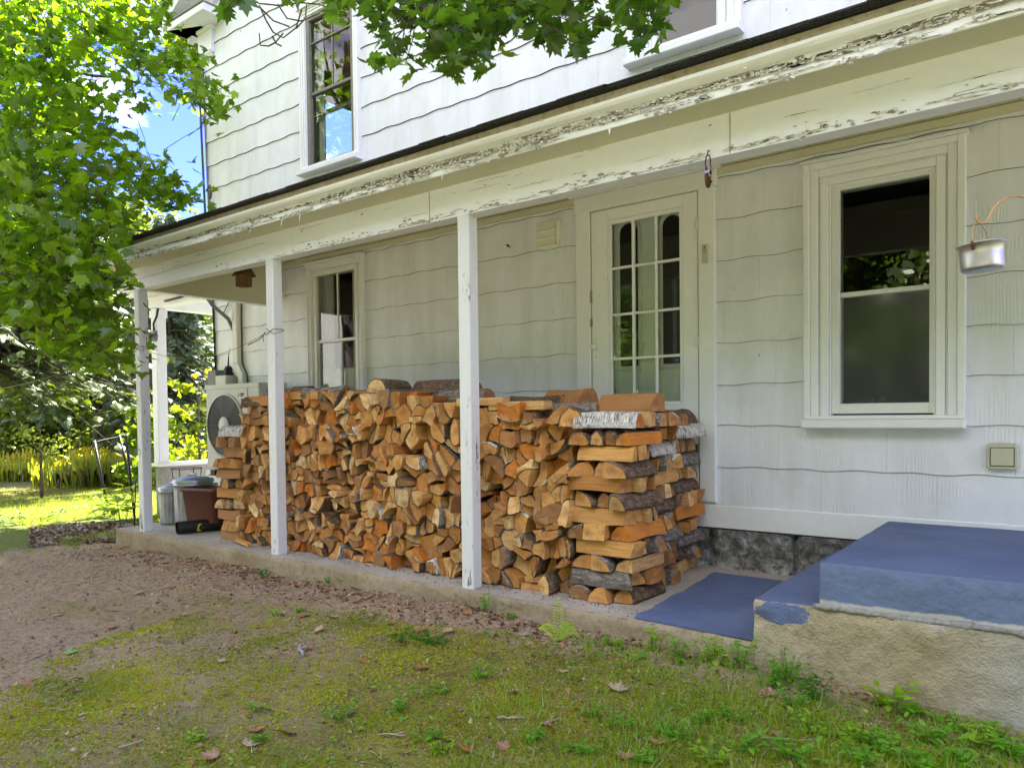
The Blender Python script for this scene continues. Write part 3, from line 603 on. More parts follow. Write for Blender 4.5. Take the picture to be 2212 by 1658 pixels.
while x < RX1:
    w_ = rg.uniform(.16, .34)
    for lay in range(2):
        o_ = rg.uniform(0, .012)+lay*.006; zz = ez-.009+lay*.0065; dd = rg.uniform(.0, .004)
        xa, xb = x+.002*lay, min(x+w_, RX1)
        pr_.add([(xa, oy-o_, zz-dd), (xb, oy-o_+rg.uniform(-.004, .004), zz-dd), (xb, oy-o_, zz+.006), (xa, oy-o_, zz+.006), (xa, oy+.3, zz+.094), (xb, oy+.3, zz+.094), (xa, oy+.05, zz), (xb, oy+.05, zz)], [(0, 1, 2, 3), (3, 2, 5, 4), (6, 7, 1, 0)], 0)
    x += w_
y = oy
while y < -.05:
    pr_.box(ox-.012-.008*rg.random(), ox+.1, y, y+.22, ez-.012, ez+.006, 0); y += .223
pr_.build('porch_roof', 'shingle', house)
cl = MB(); x = BX+.11
while x < HX1+.6: cl.bev(x, x+.083, BY+.107, -.002, 2.625, 2.64, .001); cl.add([(x, BY+.107, 2.6245), (x+.081, BY+.107, 2.6245), (x+.081, -.03, 2.6245), (x, -.03, 2.6245)], [(0, 3, 2, 1)]); x += .0865
cl.box(BX+.11, HX1+.6, BY+.107, -.002, 2.6285, 2.6295, 1); cl.build('porch_ceiling', ['soffit', 'bare'], house)
fz = MB(); fz.bev(1.9, HX1, -.034, .01, 2.575, 2.622, .004); fz.build('wall_frieze', 'soffit', house)
def post(x, kids):
    b = MB(); lean = .004*math.sin(x*5); n = 14; w0 = .088
    cs = [(0, 0), (w0, 0), (w0, w0), (0, w0)]; c = .007; ring = [(c, 0), (w0-c, 0), (w0, c), (w0, w0-c), (w0-c, w0), (c, w0), (0, w0-c), (0, c)]
    vs = [(x+p[0]+.002*(vn(i*.7, p[0]*40, int(x))-.5), BY+p[1]+.002*(vn(i*.6, p[1]*44, 7)-.5), .001+2.201*i/n) for i in range(n+1) for p in ring]
    b.add(vs, [(i*8+j, i*8+(j+1) % 8, (i+1)*8+(j+1) % 8, (i+1)*8+j) for i in range(n) for j in range(8)], 0)
    rg = random.Random(int(x*100))
    for q in range(kids):
        z = .01+abs(rg.gauss(0, .05)); xx = x+rg.uniform(.01, w0-.02); hh = rg.uniform(.02, .10); ww = rg.uniform(.004, .014)
        b.add([(xx, BY-.0012, z), (xx+ww, BY-.0012, z), (xx+ww*.7, BY-.0012, z+hh), (xx+ww*.3, BY-.0012, z+hh*.9)], [(0, 1, 2, 3)], 1)
    for q in range(3):
        z = rg.uniform(.3, 2.); hh = rg.uniform(.04, .14); xx = x+rg.uniform(.02, w0-.02); b.add([(xx, BY-.0012, z), (xx+.003, BY-.0012, z), (xx+.002, BY-.0012, z+hh)], [(0, 1, 2)], 1)
    return b.build('porch_post', ['post', 'bare'], house)
for x, kd, lb in ((1.793, 12, 'square white post at the left corner, its foot worn to bare wood'), (3.786, 2, 'square white post at the left part of the stack'), (5.667, 5, 'nearest square white post, in front of the middle of the stack'), (8.66, 2, None)):
    o = post(x, kd)
    if lb: o['label'] = lb
# ------------------------------------------------------------------ windows
def window(name, cx0, cx1, cz0, cz1, gx0, gx1, gz0, gz1, rail, label, sashmat='white', trimmat='trim', muntin=None, inner=.05, glass=('glass', 'glass')):
    """cx,cz: outer casing; g: glass; rail: height of the meeting rail"""
    b = MB(); y0 = -.045
    iw = gx0-cx0-.045; st_ = [(0, .25, -.058), (.25, .55, -.047), (.55, .62, -.036), (.62, .92, -.044), (.92, 1.0, -.030)]
    for a, c, yy in st_:
        b.bev(cx0+iw*a, cx0+iw*c-.001, yy, .03, cz0+.001, cz1-iw*a, .004); b.bev(cx1-iw*c+.001, cx1-iw*a, yy, .03, cz0+.001, cz1-iw*a, .004)
        b.bev(cx0+iw*c, cx1-iw*c, yy, .03, cz1-iw*c, cz1-iw*a-.0005, .004)
    b.box(cx0-.012, cx1+.012, -.078, .02, cz1, cz1+.018)
    w_ = b.build(name, trimmat, house); w_['label'] = label
    s = MB(); s.bev(cx0-.004, cx1+.004, -.105, .03, cz0-.052, cz0, .007); s.bev(cx0+.01, cx1-.01, -.075, .03, cz0+.001, cz0+.022, .004)
    s.build('sill', trimmat, w_)
    f = MB(); xa, xb, za, zb = gx0-.045, gx1+.045, gz0-.06, gz1+.05; y1 = inner*.4
    f.bev(xa, gx0, -.022, y1+.06, za, zb, .003); f.bev(gx1, xb, -.022, y1+.06, za, zb, .003); f.bev(gx0, gx1, -.0215, y1+.06, gz1, zb, .003); f.bev(gx0, gx1, -.0215, y1+.06, za, gz0, .003)
    f.bev(gx0+.0005, gx1-.0005, -.006, y1+.04, rail-.014, rail+.014, .003)
    if muntin:
        for (mx_, a, c) in muntin: f.bev(mx_-.008, mx_+.008, .004, .03, a, c, .002)
    f.build('frame', sashmat, w_)
    for (a, c, gm, yy) in ((rail+.013, gz1, glass[0], .012), (gz0, rail-.013, glass[1], .020)):
        p = MB(); p.add([(gx0-.004, yy, a), (gx1+.004, yy, a), (gx1+.004, yy, c), (gx0-.004, yy, c)], [(0, 1, 2, 3)]); p.build('pane', gm, w_)
    return w_
w1 = window('window', 7.233, 8.066, .975, 2.509, 7.43, 7.893, 1.069, 2.333, 1.715, 'large dark sash window in wide white casing, right of the door', glass=('glass', 'screen'))
w2 = window('window', 2.502, 3.302, .80, 2.535, 2.604, 3.172, .92, 2.42, 1.77, 'narrow sash window behind the left part of the firewood', muntin=[(2.90, 1.78, 2.42), (2.94, .92, 1.76)])
w3 = window('window', 2.445, 3.30, 3.475, 5.05, 2.572, 3.172, 3.53, 4.93, 4.22, 'old upstairs sash window with raised lower sash and grey frame', sashmat='sash', muntin=[(2.885, 4.23, 4.93)])
f3 = MB(); f3.bev(2.573, 3.171, .028, .058, 4.00, 4.035, .003); f3.bev(2.573, 3.171, -.004, .02, 4.705, 4.72, .002); f3.build('raised_sash_rail', 'sash', w3)
w4 = window('window', 6.058, 6.863, 3.49, 5.2, 6.275, 6.742, 3.545, 5.1, 4.3, 'upstairs window at the top edge, over the porch roof')
# low rotted sill board behind the shingles
cu = MB(); 
def curtain(x0, x1, z0, z1, y, seed):
    n = 40; vs = []
    for j, zz in enumerate((z0, (z0+z1)/2, z1)):
        for i in range(n+1): vs.append((x0+(x1-x0)*i/n, y-.10+.010*math.sin(i*1.3+seed)+.004*math.sin(i*2.9), zz))
    cu.add(vs, [(j*(n+1)+i, j*(n+1)+i+1, (j+1)*(n+1)+i+1, (j+1)*(n+1)+i) for j in range(2) for i in range(n)], 0, smooth=True)
curtain(2.56, 2.74, .92, 2.44, .19, 0); curtain(3.02, 3.24, .92, 2.44, .19, 1); curtain(2.56, 3.24, .88, 1.50, .16, 2); curtain(2.52, 2.66, 3.5, 4.95, .2, 3)
cu.build('curtain', 'palegreen', house)
# storm door and the arched door behind it
dr = MB()
for (a, b, c, d, y) in ((5.623, 5.74, .43, 2.60, -.040), (6.565, 6.676, .43, 2.60, -.040), (5.61, 6.69, 2.50, 2.615, -.046)): dr.bev(a, b, y, .03, c, d, .005)
dr.bev(5.58, 6.72, -.07, .03, 2.615, 2.635, .004); dr.build('door_casing', 'trim', house)
sdr = MB(); gx0, gx1, gz0, gz1 = 5.907, 6.425, 1.105, 2.385
for a, b, c, d, y in ((5.748, gx0-.03, .505, 2.495, -.030), (gx1+.03, 6.557, .505, 2.495, -.030), (gx0-.03, gx1+.03, gz1+.03, 2.495, -.0295), (gx0-.03, gx1+.03, .505, gz0-.03, -.0295)): sdr.bev(a, b, y, .01, c, d, .003)
for a, b, c, d in ((gx0-.03, gx0, gz0-.03, gz1+.03), (gx1, gx1+.03, gz0-.03, gz1+.03)): sdr.bev(a, b, -.022, .01, c, d, .004)
for c, d in ((gz0-.03, gz0), (gz1, gz1+.03)): sdr.bev(gx0, gx1, -.0215, .01, c, d, .004)
for mx_ in (6.077, 6.252): sdr.bev(mx_-.009, mx_+.009, -.020, .008, gz0, gz1, .003)
for mz in (1.418, 1.735, 2.068): sdr.bev(gx0, gx1, -.0188, .007, mz-.009, mz+.009, .003)
sdo = sdr.build('storm_door', 'trim', house); sdo['label'] = 'white storm door with twelve small glass lights'
p = MB(); p.add([(gx0, -.004, gz0), (gx1, -.004, gz0), (gx1, -.004, gz1), (gx0, -.004, gz1)], [(0, 1, 2, 3)]); p.build('pane', 'glass', sdo)
kb = MB(); kb.bev(5.775, 5.800, -.037, -.028, 1.44, 1.58, .003); kb.tube([(5.787, -.036, 1.51), (5.787, -.062, 1.51)], .009, 10)
kb.lathe([(.0, -.0), (.018, .003), (.024, .012), (.022, .022), (.010, .030), (0, .031)], 0, 0, 18)
for i in range(len(kb.v)-18*6, len(kb.v)): x_, y_, z_ = kb.v[i]; kb.v[i] = (5.787+x_, -.060-z_, 1.51+y_)
kb.build('door_knob', 'white', sdo)
for hz in (2.28, .78, 1.5):
    h_ = MB(); h_.tube([(6.561, -.046, hz-.04), (6.561, -.046, hz+.04)], .007, 8); h_.bev(6.535, 6.56, -.0335, -.028, hz-.035, hz+.035, .001); h_.build('hinge', 'white' if hz > 1 else 'grey', sdo)
bw = MB()
for (x_, z_, h) in ((5.744, 1.83, .09), (5.744, 1.66, .07), (5.743, 1.02, .05), (5.745, 1.9, .03)): bw.add([(x_-.003, -.0425, z_), (x_+.012, -.0325, z_+.01), (x_+.010, -.0325, z_+h), (x_-.002, -.0425, z_+h*.8)], [(0, 1, 2, 3)])
bw.build('bare_wood_gouge', 'bare', sdo)
idr = MB(); idr.box(5.72, 6.58, .034, .07, .45, 2.54, 0)
def arch(x0, x1, z0, z1, n=14):
    r = (x1-x0)/2; cx = (x0+x1)/2; return [(x0, z0), (x1, z0)]+[(cx+r*math.cos(math.pi*i/n), z1-r+r*math.sin(math.pi*i/n)) for i in range(n+1)]
AR = [(5.915, 6.125), (6.245, 6.455)]
for a, b in AR:
    o1 = arch(a, b, 1.33, 2.42); i1 = arch(a+.035, b-.035, 1.365, 2.385); k = len(o1)
    m1 = arch(a+.012, b-.012, 1.342, 2.408)
    idr.add([(x, .033, z) for x, z in o1]+[(x, .018, z) for x, z in m1]+[(x, .031, z) for x, z in i1], [(r_*k+i, r_*k+(i+1) % k, (r_+1)*k+(i+1) % k, (r_+1)*k+i) for r_ in (0, 1) for i in range(k)], 0)
ido = idr.build('inner_door', 'palegreen', house); ido['label'] = 'pale door with two arched dark lights behind the storm door glass'
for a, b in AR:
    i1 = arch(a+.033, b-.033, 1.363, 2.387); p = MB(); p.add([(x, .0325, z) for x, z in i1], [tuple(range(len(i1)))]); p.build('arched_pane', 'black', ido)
# ------------------------------------------------------------------ second porch beyond the left end of the house
kx = -.60
kw = MB(); kw.box(kx-.07, kx+.07, .02, 3.4, -.35, .42, 0); kw.build('knee_wall', 'mortar', house)
kc = MB(); kc.bev(kx-.12, kx+.10, -.03, 3.4, .42, .462, .006); kc.build('knee_wall_cap', 'white', house)
p2 = MB(); p2.bev(kx-.065, kx+.065, 0.0, .13, .463, 2.42, .006); p2.bev(kx-.08, kx+.08, -.012, .145, 2.3, 2.40, .004); p2.build('side_porch_post', 'beam', house)
sp = MB(); sp.bev(kx-.08, cornx(2.5)-.02, -.02, .13, 2.42, 2.56, .004); sp.box(kx-.08, kx+.08, .131, 3.4, 2.42, 2.56); sp.box(kx-.0, .82, 3.4, 3.5, 2.3, 2.56)
sp.bev(kx-.28, cornx(2.5)-.02, -.24, .12, 2.562, 2.60, .004); sp.bev(kx-.33, cornx(2.5)-.02, -.29, 3.6, 2.602, 2.66, .006); sp.build('side_porch_beam', 'beam', house)
sr = MB(); sr.add([(kx-.36, -.32, 2.668), (.82, -.32, 2.668), (.82, .2, 2.85), (kx-.36, .2, 2.85)], [(0, 1, 2, 3)]); sr.add([(kx-.36, .2, 2.85), (.82, .2, 2.85), (.82, 3.6, 3.1), (kx-.36, 3.6, 2.70)], [(0, 1, 2, 3)])
sr.box(kx-.37, .80, -.33, 3.6, 2.662, 2.667); sr.build('side_porch_roof', 'shingle', house)
fl = MB(); fl.box(kx+.07, .79, .05, 3.4, -.3, -.03); fl.build('side_porch_floor', 'slab', house)
# ------------------------------------------------------------------ things on the wall
def vent_louvre():
    t = empty('wall_vent', (0, 0, 0), label='small square white louvred vent high on the wall left of the door', cat='vent')
    b = MB(); b.bev(5.278, 5.474, -.052, -.010, 2.292, 2.490, .006); b.build('housing', 'cream', t)
    s = MB()
    for i in range(3):
        z = 2.305+i*.06; s.add([(5.290, -.080, z), (5.462, -.080, z), (5.462, -.053, z+.052), (5.290, -.053, z+.052), (5.290, -.0525, z-.001), (5.462, -.0525, z-.001)], [(0, 1, 2, 3), (0, 4, 5, 1)]); s.box(5.287, 5.29, -.08, -.053, z, z+.01)
    s.build('louvre', 'cream', t)
vent_louvre()
t = empty('wall_vent', (0, 0, 0), label='square beige vent cover low on the wall at the right edge', cat='vent')
b = MB()
pts = []
for cx, cz, a0 in ((8.285, .828, 0), (8.177, .828, 90), (8.177, .722, 180), (8.285, .722, 270)):
    for k in range(5): a = rad(a0+k*22.5); pts.append((cx+.016*math.cos(a), cz+.016*math.sin(a)))
n = len(pts); b.add([(x, -.012, z) for x, z in pts]+[(x, -.040, z) for x, z in pts]+[(8.231+(x-8.231)*.93, -.050, .775+(z-.775)*.93) for x, z in pts], [(i, (i+1) % n, n+(i+1) % n, n+i) for i in range(n)]+[(n+i, n+(i+1) % n, 2*n+(i+1) % n, 2*n+i) for i in range(n)]+[tuple(range(2*n, 3*n))])
b.build('housing', 'beige', t)
b = MB(); b.box(8.178, 8.286, -.0515, -.0495, .722, .824); b.build('shadow_gap', 'dkgrey', t)
b = MB(); b.bev(8.182, 8.2815, -.057, -.0495, .7265, .820, .002); b.build('flap', 'beige', t)
t = empty('thermometer', (0, 0, 0), label='narrow white thermometer strip on the casing right of the door', cat='thermometer')
b = MB(); b.bev(6.598, 6.636, -.060, -.038, 2.008, 2.13, .003); b.build('plate', 'beige', t)
b = MB(); b.tube([(6.617, -.062, 2.112), (6.617, -.0595, 2.112)], .006, 10); [b.box(6.606, 6.628, -.0612, -.0602, z, z+.003) for z in (2.095, 2.085, 2.07)]; b.build('scale_mark', 'ink', t)
t = MB(); t.tube([(4.99, -.02, 2.372), (4.99, -.045, 2.370), (5.005, -.05, 2.36), (5.02, -.045, 2.35)], .006, 6); tag(t.build('nail_hook', 'dkgrey'), label='little black hook in the wall left of the louvred vent', cat='hook')
# pulley hanging from the beam
t = empty('pulley', (7.205, -1.475, 2.15), label='rusty iron pulley hanging from a hook on the porch beam', cat='pulley')
def rel(o, mb):
    mb.v = [(x-o[0], y-o[1], z-o[2]) for x, y, z in mb.v]; return mb
P0 = (7.205, -1.475, 2.15)
b = MB(); b.tube([(7.205, -1.44, 2.238), (7.205, -1.47, 2.238), (7.205, -1.478, 2.225), (7.205, -1.472, 2.214)], .0025, 6); rel(P0, b).build('hook', 'rust', t)
b = MB(); b.tube([(7.205+.012*math.sin(a)+0, -1.473, 2.180+.037*math.cos(a)) for a in [i*2*math.pi/20 for i in range(21)]], .003, 6); rel(P0, b).build('ring', 'rust', t)
b = MB(); [b.bev(7.205+s-.002, 7.205+s+.002, -1.489, -1.459, 2.112, 2.166, .002) for s in (-.010, .010)]; b.bev(7.193, 7.217, -1.4905, -1.457, 2.128, 2.142, .002); rel(P0, b).build('strap', 'galv', t)
b = MB(); ring = [(7.205, -1.474+.024*math.cos(a), 2.10+.030*math.sin(a)) for a in [i*2*math.pi/20 for i in range(21)]]; b.tube(ring, .006, 8); b.tube([(7.200, -1.474, 2.10), (7.210, -1.474, 2.10)], .021, 16); b.tube([(7.20, -1.455, 2.115), (7.214, -1.46, 2.09), (7.219, -1.462, 2.098)], .004, 5); rel(P0, b).build('wheel', 'rust', t)
# hook and pail at the right edge
def arcp(c, r, a0, a1, n, pl):
    o = []
    for i in range(n+1):
        a = rad(a0+(a1-a0)*i/n); o.append((c[0]+r*math.cos(a)*pl[0], c[1]+r*math.cos(a)*pl[1], c[2]+r*math.sin(a)))
    return o
HK = [at(2112, 465, 3.0), at(2107, 458, 3.0), at(2107, 450, 3.0), at(2112, 457, 3.0)]
dpt = 2.62   # forward distance of the pail
hp = [at(u, w_, dpt) for u, w_ in ((2117, 460), (2110, 464), (2108, 472), (2112, 480), (2122, 483), (2131, 478), (2137, 466), (2143, 454), (2152, 442), (2166, 432), (2182, 425), (2198, 423), (2214, 426), (2232, 438), (2244, 458))]
t = empty('pot_hook', tuple(hp[-1]), label='long curved brass coloured hook that carries the small pail', cat='hook')
b = MB(); b.tube(hp+[Vector((8.655, -1.42, 1.62))], [.0012, .003, .0045, .004, .0035, .0035, .004, .0045]+[.004]*8, 8); rel(tuple(hp[-1]), b).build('rod', 'brass', t)
hc = at(2120, 481, dpt)
pc = at(2123, 556, dpt); pw = .5*88/FPX*dpt*1.0
PB = pc.z-.045; PT = pc.z+.043
t = empty('pail', (pc.x, pc.y, PB), label='small dented aluminium pail with a wire bail, hanging by the window', cat='pail')
b = MB(); R_ = .066
prof = [(.0, 0), (R_-.008, .0), (R_-.002, .004), (R_, .012), (R_+.001, .05), (R_+.002, .086), (R_+.009, .088), (R_+.009, .091), (R_+.001, .090), (R_-.001, .084), (R_-.003, .012), (0, .004)]
b.lathe(prof, 0, 0, 40, mod=lambda i, j: 1+.008*math.sin(j*.9+i)); 
tl = rad(-3.0)
b.build('pot', 'alu', t)
bd = MB(); br = R_+.006; dv = Vector((CR.x*.80+CF.x*.6, CR.y*.80+CF.y*.6, 0)).normalized()
hz = hc.z-PB
bl = [(dv.x*br*math.cos(a), dv.y*br*math.cos(a), .086+(hz-.086)*math.sin(a)**.8) for a in [math.pi*i/22 for i in range(23)]]
bd.tube([(-dv.x*(-br), -dv.y*(-br), .070)]+bl+[(-dv.x*br, -dv.y*br, .070)], .0018, 6); bd.build('bail', 'brass', t)
er = MB()
for s in (-1, 1): er.tube([(s*dv.x*(br-.003), s*dv.y*(br-.003), .070), (s*dv.x*(br+.004), s*dv.y*(br+.004), .070)], .007, 8); er.tube([(s*dv.x*(br+.001), s*dv.y*(br+.001), .074), (s*dv.x*(br+.001), s*dv.y*(br+.001), .094)], .005, 6)
er.build('ear', 'rust', t)
t.rotation_euler = (0, rad(-4), 0)
# ------------------------------------------------------------------ outdoor heat pump and its fittings
def text_mesh(s, size, mat, name, parent, loc, bold=False, sx=1.):
    cu_ = bpy.data.curves.new('tmp', 'FONT'); cu_.body = s; cu_.size = size; cu_.extrude = .0006; cu_.offset = size*.02 if bold else 0
    o = bpy.data.objects.new('tmp', cu_); COL.objects.link(o); bpy.context.view_layer.update()
    me = bpy.data.meshes.new_from_object(o.evaluated_get(bpy.context.evaluated_depsgraph_get())); bpy.data.objects.remove(o)
    me.materials.clear(); me.materials.append(M[mat]); r = bpy.data.objects.new(name, me); COL.objects.link(r); r.parent = parent; r.location = loc; r.rotation_euler = (math.pi/2, 0, 0); r.scale = (sx, 1, 1); return r
AX0, AX1, AY, AZ0, AZ1 = 1.25, 2.20, -.42, .485, 1.372
ac = empty('outdoor_unit', (1.7, -.25, AZ0), label='grey white outdoor unit with a round fan grille behind the left end of the wood', cat='heat pump')
O_ = (1.7, -.25, AZ0)
b = MB(); b.bev(AX0, AX1, AY, AY+.33, AZ0, AZ1, .008); b.bev(AX0-.005, AX1+.005, AY-.006, AY+.335, AZ1-.045, AZ1+.004, .004); b.box(1.975, 1.979, AY-.0012, AY+.01, AZ0+.01, AZ1-.05, 1); b.box(1.983, 2.01, AY-.006, AY+.01, AZ0+.01, AZ1-.05, 0); rel(O_, b).build('casing', ['unit', 'grey'], ac)
gc, gr = (1.60, .95), .315
b = MB(); b.lathe([(gr, 0), (gr+.02, -.0), (gr+.02, .010), (gr, .012)], 0, 0, 48); b.lathe([(gr, .002), (.0, .003)], 0, 0, 48, 1)
b.v = [(gc[0]+x, AY-.001-z, gc[1]+y) for x, y, z in b.v]; rel(O_, b).build('fan_ring', ['unit', 'black'], ac)
b = MB(); 
for r_ in [.07+.0125*i for i in range(20)]: b.tube([(gc[0]+r_*math.cos(a), AY-.018, gc[1]+r_*math.sin(a)) for a in [i*2*math.pi/36 for i in range(37)]], .0016, 4, caps=False)
for k in range(8): a = k*math.pi/4; b.tube([(gc[0]+.08*math.cos(a), AY-.019, gc[1]+.08*math.sin(a)), (gc[0]+gr*math.cos(a), AY-.012, gc[1]+gr*math.sin(a))], .003, 5)
rel(O_, b).build('fan_grille', 'grey', ac)
b = MB(); b.lathe([(0, .026), (.082, .024), (.09, .016), (.09, .008)], 0, 0, 32); b.v = [(gc[0]+x, AY-z, gc[1]+y) for x, y, z in b.v]; rel(O_, b).build('fan_hub', 'unit', ac)
# marks on the casing: three-diamond emblem with two lines of lettering, and a red sticker
b = MB(); ex, ez_ = 1.852, 1.262
def rhomb(ax, az, a0, L_):   # diamond pointing from the centre
    d = (math.cos(a0), math.sin(a0)); s = (-d[1], d[0]); return [(ax, az), (ax+d[0]*L_*.866+s[0]*L_*.5, az+d[1]*L_*.866+s[1]*L_*.5), (ax+d[0]*L_*1.73, az+d[1]*L_*1.73), (ax+d[0]*L_*.866-s[0]*L_*.5, az+d[1]*L_*.866-s[1]*L_*.5)]
for a0 in (90, 210, 330): b.add([(x, AY-.0015, z) for x, z in rhomb(ex, ez_-.006, rad(a0), .017)], [(0, 3, 2, 1)])
rel(O_, b).build('emblem', 'red', ac)
text_mesh('MITSUBISHI', .021, 'ink', 'lettering', ac, (ex+.030-O_[0], AY-.002-O_[1], ez_+.000-O_[2]), True, .62)
text_mesh('ELECTRIC', .021, 'ink', 'lettering', ac, (ex+.030-O_[0], AY-.002-O_[1], ez_-.020-O_[2]), True, .62)
b = MB(); b.add([(1.872, AY-.0015, 1.118), (1.935, AY-.0015, 1.120), (1.958, AY-.0015, 1.222), (1.894, AY-.0015, 1.222)], [(0, 1, 2, 3)]); rel(O_, b).build('sticker', 'darkred', ac)
text_mesh('Mi', .085, 'yellow', 'lettering', ac, (1.888-O_[0], AY-.0028-O_[1], 1.14-O_[2]), True, .55)
b = MB()
for x in (1.32, 2.05): b.box(x, x+.08, AY-.06, -.02, AZ0-.05, AZ0-.001); b.box(x+.01, x+.07, AY-.03, AY+.03, 0.0, AZ0-.051); b.box(x+.01, x+.07, -.09, -.03, 0.0, AZ0-.051)
b.box(1.2, 2.3, AY-.10, AY-.03, AZ0-.125, AZ0-.06)
rel(O_, b).build('stand', 'white', ac)
b = MB(); b.box(1.36, 1.46, AY-.05, AY-.02, AZ0-.059, AZ0-.004); rel(O_, b).build('damper', 'black', ac)
t = empty('line_cover', (0, 0, 0), label='white vertical pipe cover running down the wall to the heat pump', cat='pipe cover')
b = MB(); b.bev(1.225, 1.325, -.075, -.012, 1.62, 2.34, .012); b.bev(1.21, 1.335, -.085, -.010, 2.30, 2.36, .010)
b.add([(1.225, -.075, 1.62), (1.325, -.075, 1.62), (1.41, -.075, 1.50), (1.31, -.075, 1.47), (1.225, -.012, 1.62), (1.325, -.012, 1.62), (1.41, -.012, 1.50), (1.31, -.012, 1.47)], [(0, 3, 2, 1), (1, 2, 6, 5), (0, 4, 7, 3)])
b.bev(1.312, 1.41, -.0745, -.013, 1.36, 1.495, .010); b.build('duct', 'duct', t)
b = MB(); b.tube([(1.18, -.03, 2.5), (1.17, -.035, 2.36), (1.10, -.03, 2.30), (.98, -.02, 2.20)][::-1]+[], .006, 6); b.tube([(1.34, -.02, 2.34), (1.335, -.02, 2.2), (1.33, -.02, 1.64), (1.345, -.02, 1.60), (1.42, -.02, 1.50), (1.425, -.02, 1.36)], .006, 6); tag(b.build('cable', 'wire'), label='thin dark cable clipped along the right side of the pipe cover', cat='cable')
b = MB(); b.tube([(1.00, -.30, 2.44), (1.10, -.22, 2.26), (1.2, -.10, 2.12), (1.215, -.03, 1.98)], .022, 6); tag(b.build('brace_strut', 'grey'), label='grey diagonal brace beside the top of the pipe cover', cat='brace')
t = empty('disconnect_box', (0, 0, 0), label='two grey electrical boxes with a black conduit nut above the heat pump', cat='electrical box')
b = MB(); b.bev(.86, 1.03, -.16, -.012, 1.36, 1.56, .006); b.build('box', 'grey', t)
b = MB(); b.bev(1.035, 1.24, -.17, -.012, 1.36, 1.495, .006); b.build('cover', 'unit', t)
b = MB(); b.lathe([(.02, 1.497), (.055, 1.50), (.055, 1.53), (.04, 1.535), (.05, 1.56), (.03, 1.60), (0, 1.60)], 1.17, -.09, 12); b.tube([(1.17, -.09, 1.6), (1.165, -.08, 1.72), (1.168, -.06, 1.8)], [.012, .005, .002], 6); b.build('conduit_nut', 'black', t)
b = MB(); pth = [(.85-.035*zz/1.5+.0, -.03, zz) for zz in (1.56, 1.8, 2.1, 2.5)]; b.tube(pth, .009, 6); tag(b.build('cable', 'black'), label='black cable running up the left corner of the house', cat='cable')
b = MB(); b.tube([(.73, -.05, 3.05), (.715, -.06, 3.6), (.70, -.07, 4.3), (.66, -.06, 4.95)], .014, 8); b.tube([(.70, -.03, 4.92), (.60, -.12, 4.98), (.58, -.12, 5.02), (.66, -.05, 5.05), (.70, -.03, 5.0)], .018, 6); b.tube([(.73, -.04, 3.62), (.83, -.06, 3.66), (.86, -.06, 3.56), (.80, -.04, 3.52)], .012, 6); tag(b.build('cable', 'wire'), label='grey service cable with insulators on the upstairs corner of the house', cat='cable')
t = empty('security_camera', (0, 0, 0), label='grey camera on a junction box with a black conduit, on the side porch post', cat='camera')
b = MB(); b.bev(-.60, -.50, -.04, -.002, 2.0, 2.13, .004); b.build('junction_box', 'grey', t)
b = MB(); b.tube([(-.48, -.03, 2.06), (-.47, -.10, 2.05), (-.46, -.14, 2.045)], .032, 12); b.tube([(-.46, -.1405, 2.045), (-.4595, -.144, 2.045)], .022, 12, 0); b.build('camera_body', 'dkgrey', t)
b = MB(); b.tube([(-.55, -.02, 2.12), (-.54, -.03, 2.22), (-.46, -.03, 2.30), (-.42, -.03, 2.40)], .014, 8); b.tube([(-.25, -.032, 2.47), (.1, -.032, 2.48), (.5, -.034, 2.52), (.8, -.03, 2.56)], .014, 8); b.build('conduit', 'black', t)
b = MB(); b.bev(2.70, 2.88, -.40, -.28, 1.205, 1.318, .006); tag(b.build('plastic_tub', 'dkgrey'), label='small dark grey tub standing on the stack below the narrow window', cat='tub')
# birdhouse
BHp = (2.955, -1.10, 2.155); t = empty('birdhouse', BHp, label='little brown wooden birdhouse hanging from the porch ceiling', cat='birdhouse')
b = MB(); b.bev(-.09, .09, -.06, .06, -.055, .055, .003)
for k in range(4): b.bev(-.093, .093, -.064, -.060, -.05+k*.026, -.05+k*.026+.021, .002)
b.build('walls', 'oldwood', t)
b = MB()
for s in (-1, 1): b.add([(-.125, 0, .105), (.125, 0, .105), (.125, s*.095, .040), (-.125, s*.095, .040), (-.125, 0, .117), (.125, 0, .117), (.125, s*.10, .048), (-.125, s*.10, .048)], [(0, 1, 2, 3), (4, 5, 6, 7), (2, 3, 7, 6), (0, 3, 7, 4), (1, 2, 6, 5)])
b.add([(-.09, -.06, .055), (-.09, .06, .055), (-.09, 0, .104), (.09, -.06, .055), (.09, .06, .055), (.09, 0, .104)], [(0, 1, 2), (3, 5, 4)])
b.build('roof', 'oldwood', t)
b = MB(); b.tube([(0, 0, .115), (0, 0, .70)], .0018, 5); b.tube([(-.091, 0, .01), (-.094, 0, .01)], .02, 12); b.build('hanging_wire', 'black', t)
t.rotation_euler = (0, rad(2), rad(8)); t.scale = (.62, .64, .92); t.location = (2.99, -1.10, 2.19)
